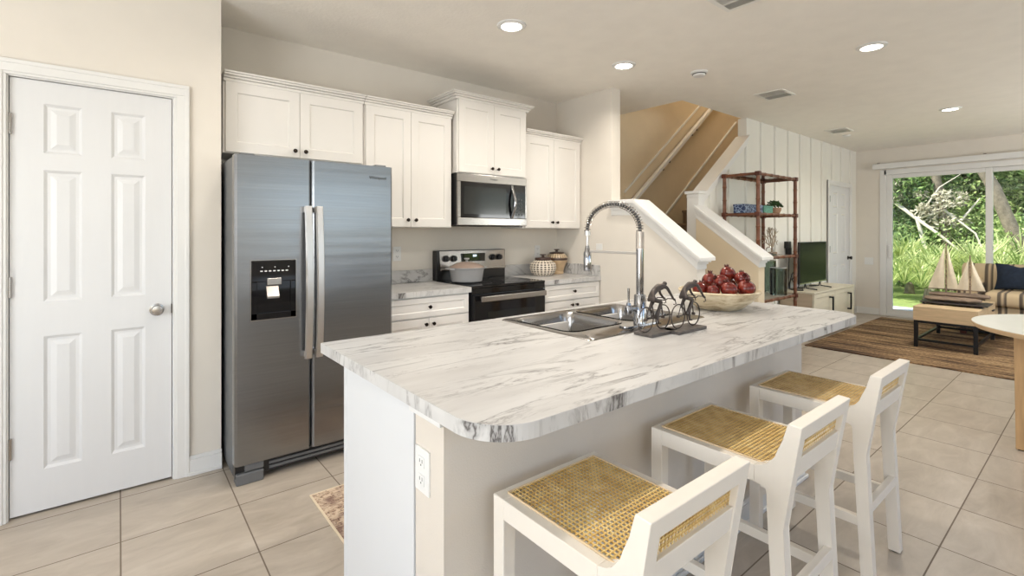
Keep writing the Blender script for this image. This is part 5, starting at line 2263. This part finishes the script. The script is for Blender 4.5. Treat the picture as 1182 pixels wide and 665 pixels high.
def palmetto(x, y, s, label, mat='palm'):
    t = thing('palmetto', label, 'palmetto', (x, y, -.06), 'palmettos along the lawn')
    m = MB()
    fans = int(34 * s)
    for f in range(fans):
        az = random.uniform(0, 2 * PI)
        el = random.uniform(.45, 1.45)
        L_ = random.uniform(.35, .85) * s
        tip = Vector((math.cos(az) * math.cos(el), math.sin(az) * math.cos(el), math.sin(el))) * L_
        base_ = Vector((x + random.uniform(-.25, .25) * s, y + random.uniform(-.25, .25) * s, -.06))
        hub = base_ + tip * Vector((1, 1, 1.15)).z
        out_ = Vector((math.cos(az), math.sin(az), .25)).normalized()
        sd_ = out_.cross(Vector((0, 0, 1))).normalized()
        upv = sd_.cross(out_)
        for k in range(13):
            a = (k - 6) / 6 * 1.45
            d = (out_ * math.cos(a) * .8 + sd_ * math.sin(a) + upv * .75).normalized()
            ln = random.uniform(.40, .70) * s
            wv_ = d.cross(upv).normalized() * .015 * s
            p1 = hub + d * ln * .5 + Vector((0, 0, .02))
            p2 = hub + d * ln + Vector((0, 0, -.06 * s * random.uniform(0, 2.0)))
            a0 = m.bm.verts.new(hub)
            l1, r1 = m.bm.verts.new(p1 - wv_), m.bm.verts.new(p1 + wv_)
            e_ = m.bm.verts.new(p2)
            m.face([a0, l1, r1])
            m.face([l1, e_, r1])
    fo = m._fin('fronds', mat, t, None, False, None)
    m = MB()
    m.tube([(x, y, -.06), (x + .05, y, .18 * s)], [.10 * s, .06 * s], 8)
    m.build('trunk', 'bark', t)


pal = [(12.7, 3.3, 1.15), (12.9, 2.4, 1.1), (13.1, 1.5, 1.2), (13.0, .6, 1.1), (13.9, 2.9, 1.5), (14.2, 1.9, 1.5), (14.1, .9, 1.5), (14.0, 3.9, 1.5)]
desc = ['leftmost front palmetto, cut off by the sliding door jamb', 'bright front palmetto just left of the taller sail', 'front palmetto behind the door stile and the sofa back',
        'front palmetto at the right edge of the right pane', 'second row palmetto left of the taller sail', 'second row palmetto between the taller sail and the door stile',
        'second row palmetto in the right pane above the navy pillow', 'second row palmetto mostly hidden by the left door jamb']
for (x, y, s_), l_ in zip(pal, desc):
    palmetto(x, y, s_ * (.78 if x < 13.5 else .70), l_)


def leaves(m, c, rx, ry, rz, n, size, shell=.35):
    for i in range(n):
        while True:
            p = Vector((random.uniform(-1, 1), random.uniform(-1, 1), random.uniform(-1, 1)))
            if shell < p.length < 1:
                break
        q = Vector((c[0] + p.x * rx, c[1] + p.y * ry, c[2] + p.z * rz))
        if q.z < 0:
            continue
        d1 = Vector((random.uniform(-1, 1), random.uniform(-1, 1), random.uniform(-1, 1))).normalized()
        d2 = d1.orthogonal().normalized()
        s = size * random.uniform(.6, 1.3)
        v = [m.bm.verts.new(q + d1 * s), m.bm.verts.new(q + d2 * s * .45), m.bm.verts.new(q - d1 * s), m.bm.verts.new(q - d2 * s * .45)]
        m.face(v)


def tree(name, label, cat, x, y, h, tr, lean, blobs, mat, n, size, group='trees beyond the lawn'):
    t = thing(name, label, cat, (x, y, -.06), group)
    m = MB()
    pts_ = [Vector((x, y, -.06)), Vector((x + lean[0] * .3, y + lean[1] * .3, h * .35)), Vector((x + lean[0] * .7, y + lean[1] * .7, h * .7)), Vector((x + lean[0], y + lean[1], h))]
    m.tube(pts_, [tr, tr * .85, tr * .65, tr * .4], 12)
    for k in range(5):
        f = .45 + .1 * k
        p = pts_[1].lerp(pts_[3], f)
        a = k * 2.4
        m.tube([p, p + Vector((math.cos(a), math.sin(a), .6)) * .8, p + Vector((math.cos(a), math.sin(a), .8)) * 1.5], [tr * .35, tr * .25, tr * .1], 7)
    m.build('trunk', 'bark', t, smooth=True)
    m = MB()
    for (dx, dy, z, rx, ry, rz) in blobs:
        leaves(m, (x + dx, y + dy, z), rx, ry, rz, n, size)
    f_ = m._fin('foliage', mat, t, None, False, None)


def trunk_line(x, ua, va, ub, vb):
    a, c_ = at_x(ua, va, x), at_x(ub, vb, x)
    k = (c_.y - a.y) / (c_.z - a.z)
    return a.y + k * (-.06 - a.z), k * 6.5      # y at the ground, lean over the height


yb_, ln_ = trunk_line(15.3, 1076, 200, 1091, 280)
tree('tree', 'thin grey trunked tree seen through the middle of the sliding door', 'tree', 15.3, yb_, 6.5, .11, (.1, ln_), [(1.2, ln_ * .6, 4.6, 1.5, 1.8, 1.5), (1.4, ln_ * .5 + .8, 3.4, 1.2, 1.3, 1.0)], 'leaf', 5200, .065)
yb_, ln_ = trunk_line(15.0, 1126, 196, 1163, 268)
tree('tree', 'thick leaning grey trunked tree behind the door stile, right of the sails', 'tree', 15.0, yb_, 6.5, .135, (.1, ln_), [(1.6, ln_ * .6, 4.8, 1.7, 1.6, 1.4), (1.7, ln_ * .4 - 1.2, 3.2, 1.3, 1.3, 1.3)], 'leaf', 5200, .065)
tree('tree', 'leafy tree at the left edge of the glass door', 'tree', 16.5, 4.2, 6.0, .16, (.2, -.3), [(0, 0, 3.6, 1.8, 1.7, 1.8), (-.4, -.9, 2.4, 1.1, 1.0, .9)], 'leaf2', 5200, .065)
tree('tree', 'dark leafy tree at the right edge of the glass door', 'tree', 17.4, .75, 6.0, .16, (.2, .3), [(0, 0, 3.4, 1.5, 1.4, 1.7), (0, .6, 4.4, 1.3, 1.2, 1.2)], 'leaf2', 5200, .065)
for k, (x, y, rx, ry, rz, mt_, lab) in enumerate((
        (15.6, 3.4, 1.0, 1.1, 1.0, 'leaf2', 'dark shrub low at the left behind the palmettos'),
        (16.0, 2.3, 1.2, 1.2, 1.3, 'leaf3', 'pale bright shrub in the middle of the garden view'),
        (15.6, 1.35, .9, .75, 1.0, 'leaf3', 'pale bright shrub right of the door stile above the sofa'))):
    t = thing('shrub', lab, 'shrub', (x, y, -.06), 'shrubs beyond the lawn')
    m = MB()
    leaves(m, (x, y, rz * .75), rx, ry, rz, 4200, .05, .3)
    m._fin('foliage', mt_, t, None, False, None)
    m = MB()
    for q in range(5):
        a = q * 1.26
        m.tube([(x, y, -.06), (x + math.cos(a) * rx * .4, y + math.sin(a) * ry * .4, rz)], [.03, .012], 6)
    m.build('stem', 'bark', t)
# dense woodland edge closing the view
for k, (x, y, lab) in enumerate(((21, 7.4, 'tall woodland tree beyond the left edge of the glass door view'), (21.6, 5.4, 'tall woodland tree far behind at the left of the glass'), (21, 3.7, 'tall woodland tree far behind, left of the middle of the glass'), (21.6, 2.1, 'tall woodland tree far behind, just left of the door stile'), (21, .4, 'tall woodland tree far behind the right pane'), (21.6, -1.8, 'tall woodland tree beyond the right edge of the photo'))):
    tree('woodland_tree', lab, 'tree', x, y, 8, .25, (0, .2), [(0, 0, 5.5, 2.4, 2.2, 2.6), (-.2, .3, 2.0, 2.2, 2.2, 2.2), (.8, -.5, 3.6, 2.0, 2.3, 2.2)], 'leaf2' if k % 2 else 'leaf', 6000, .11, 'woodland trees')
# bleached dead tree with hanging moss
dd_ = thing('dead_tree', 'bleached fallen branches with hanging grey moss left of the middle', 'dead tree', (15.0, 2.7, -.06))
m = MB()
m.tube([(15.3, 3.6, 2.2), (15.1, 3.0, 1.65), (15.0, 2.55, 1.25), (14.9, 2.2, .9)], [.045, .04, .03, .015], 8)
m.tube([(15.0, 2.7, -.06), (15.05, 2.8, .8), (15.1, 3.0, 1.65)], [.05, .045, .04], 8)
m.tube([(15.1, 3.0, 1.65), (15.1, 2.5, 1.85), (15.0, 1.95, 1.3), (14.95, 1.75, .7)], [.03, .025, .02, .01], 7)
m.tube([(15.05, 2.2, 1.6), (15.2, 1.9, 2.1)], [.03, .012], 6)
m.tube([(15.1, 3.0, 1.65), (15.2, 2.6, 2.4), (15.2, 2.2, 2.7)], [.025, .018, .008], 6)
m.build('branches', 'deadwood', dd_, smooth=True)
m = MB()
for q in range(16):
    yq = random.uniform(2.0, 3.6)
    leaves(m, (15.1 + random.uniform(-.1, .2), yq, 1.35 + .35 * (yq - 2) + random.uniform(-.1, .75)), .12, random.uniform(.12, .3), random.uniform(.10, .22), 70, .05, .1)
mo = m._fin('moss', 'moss', dd_, None, False, None)
mo['kind'] = 'stuff'
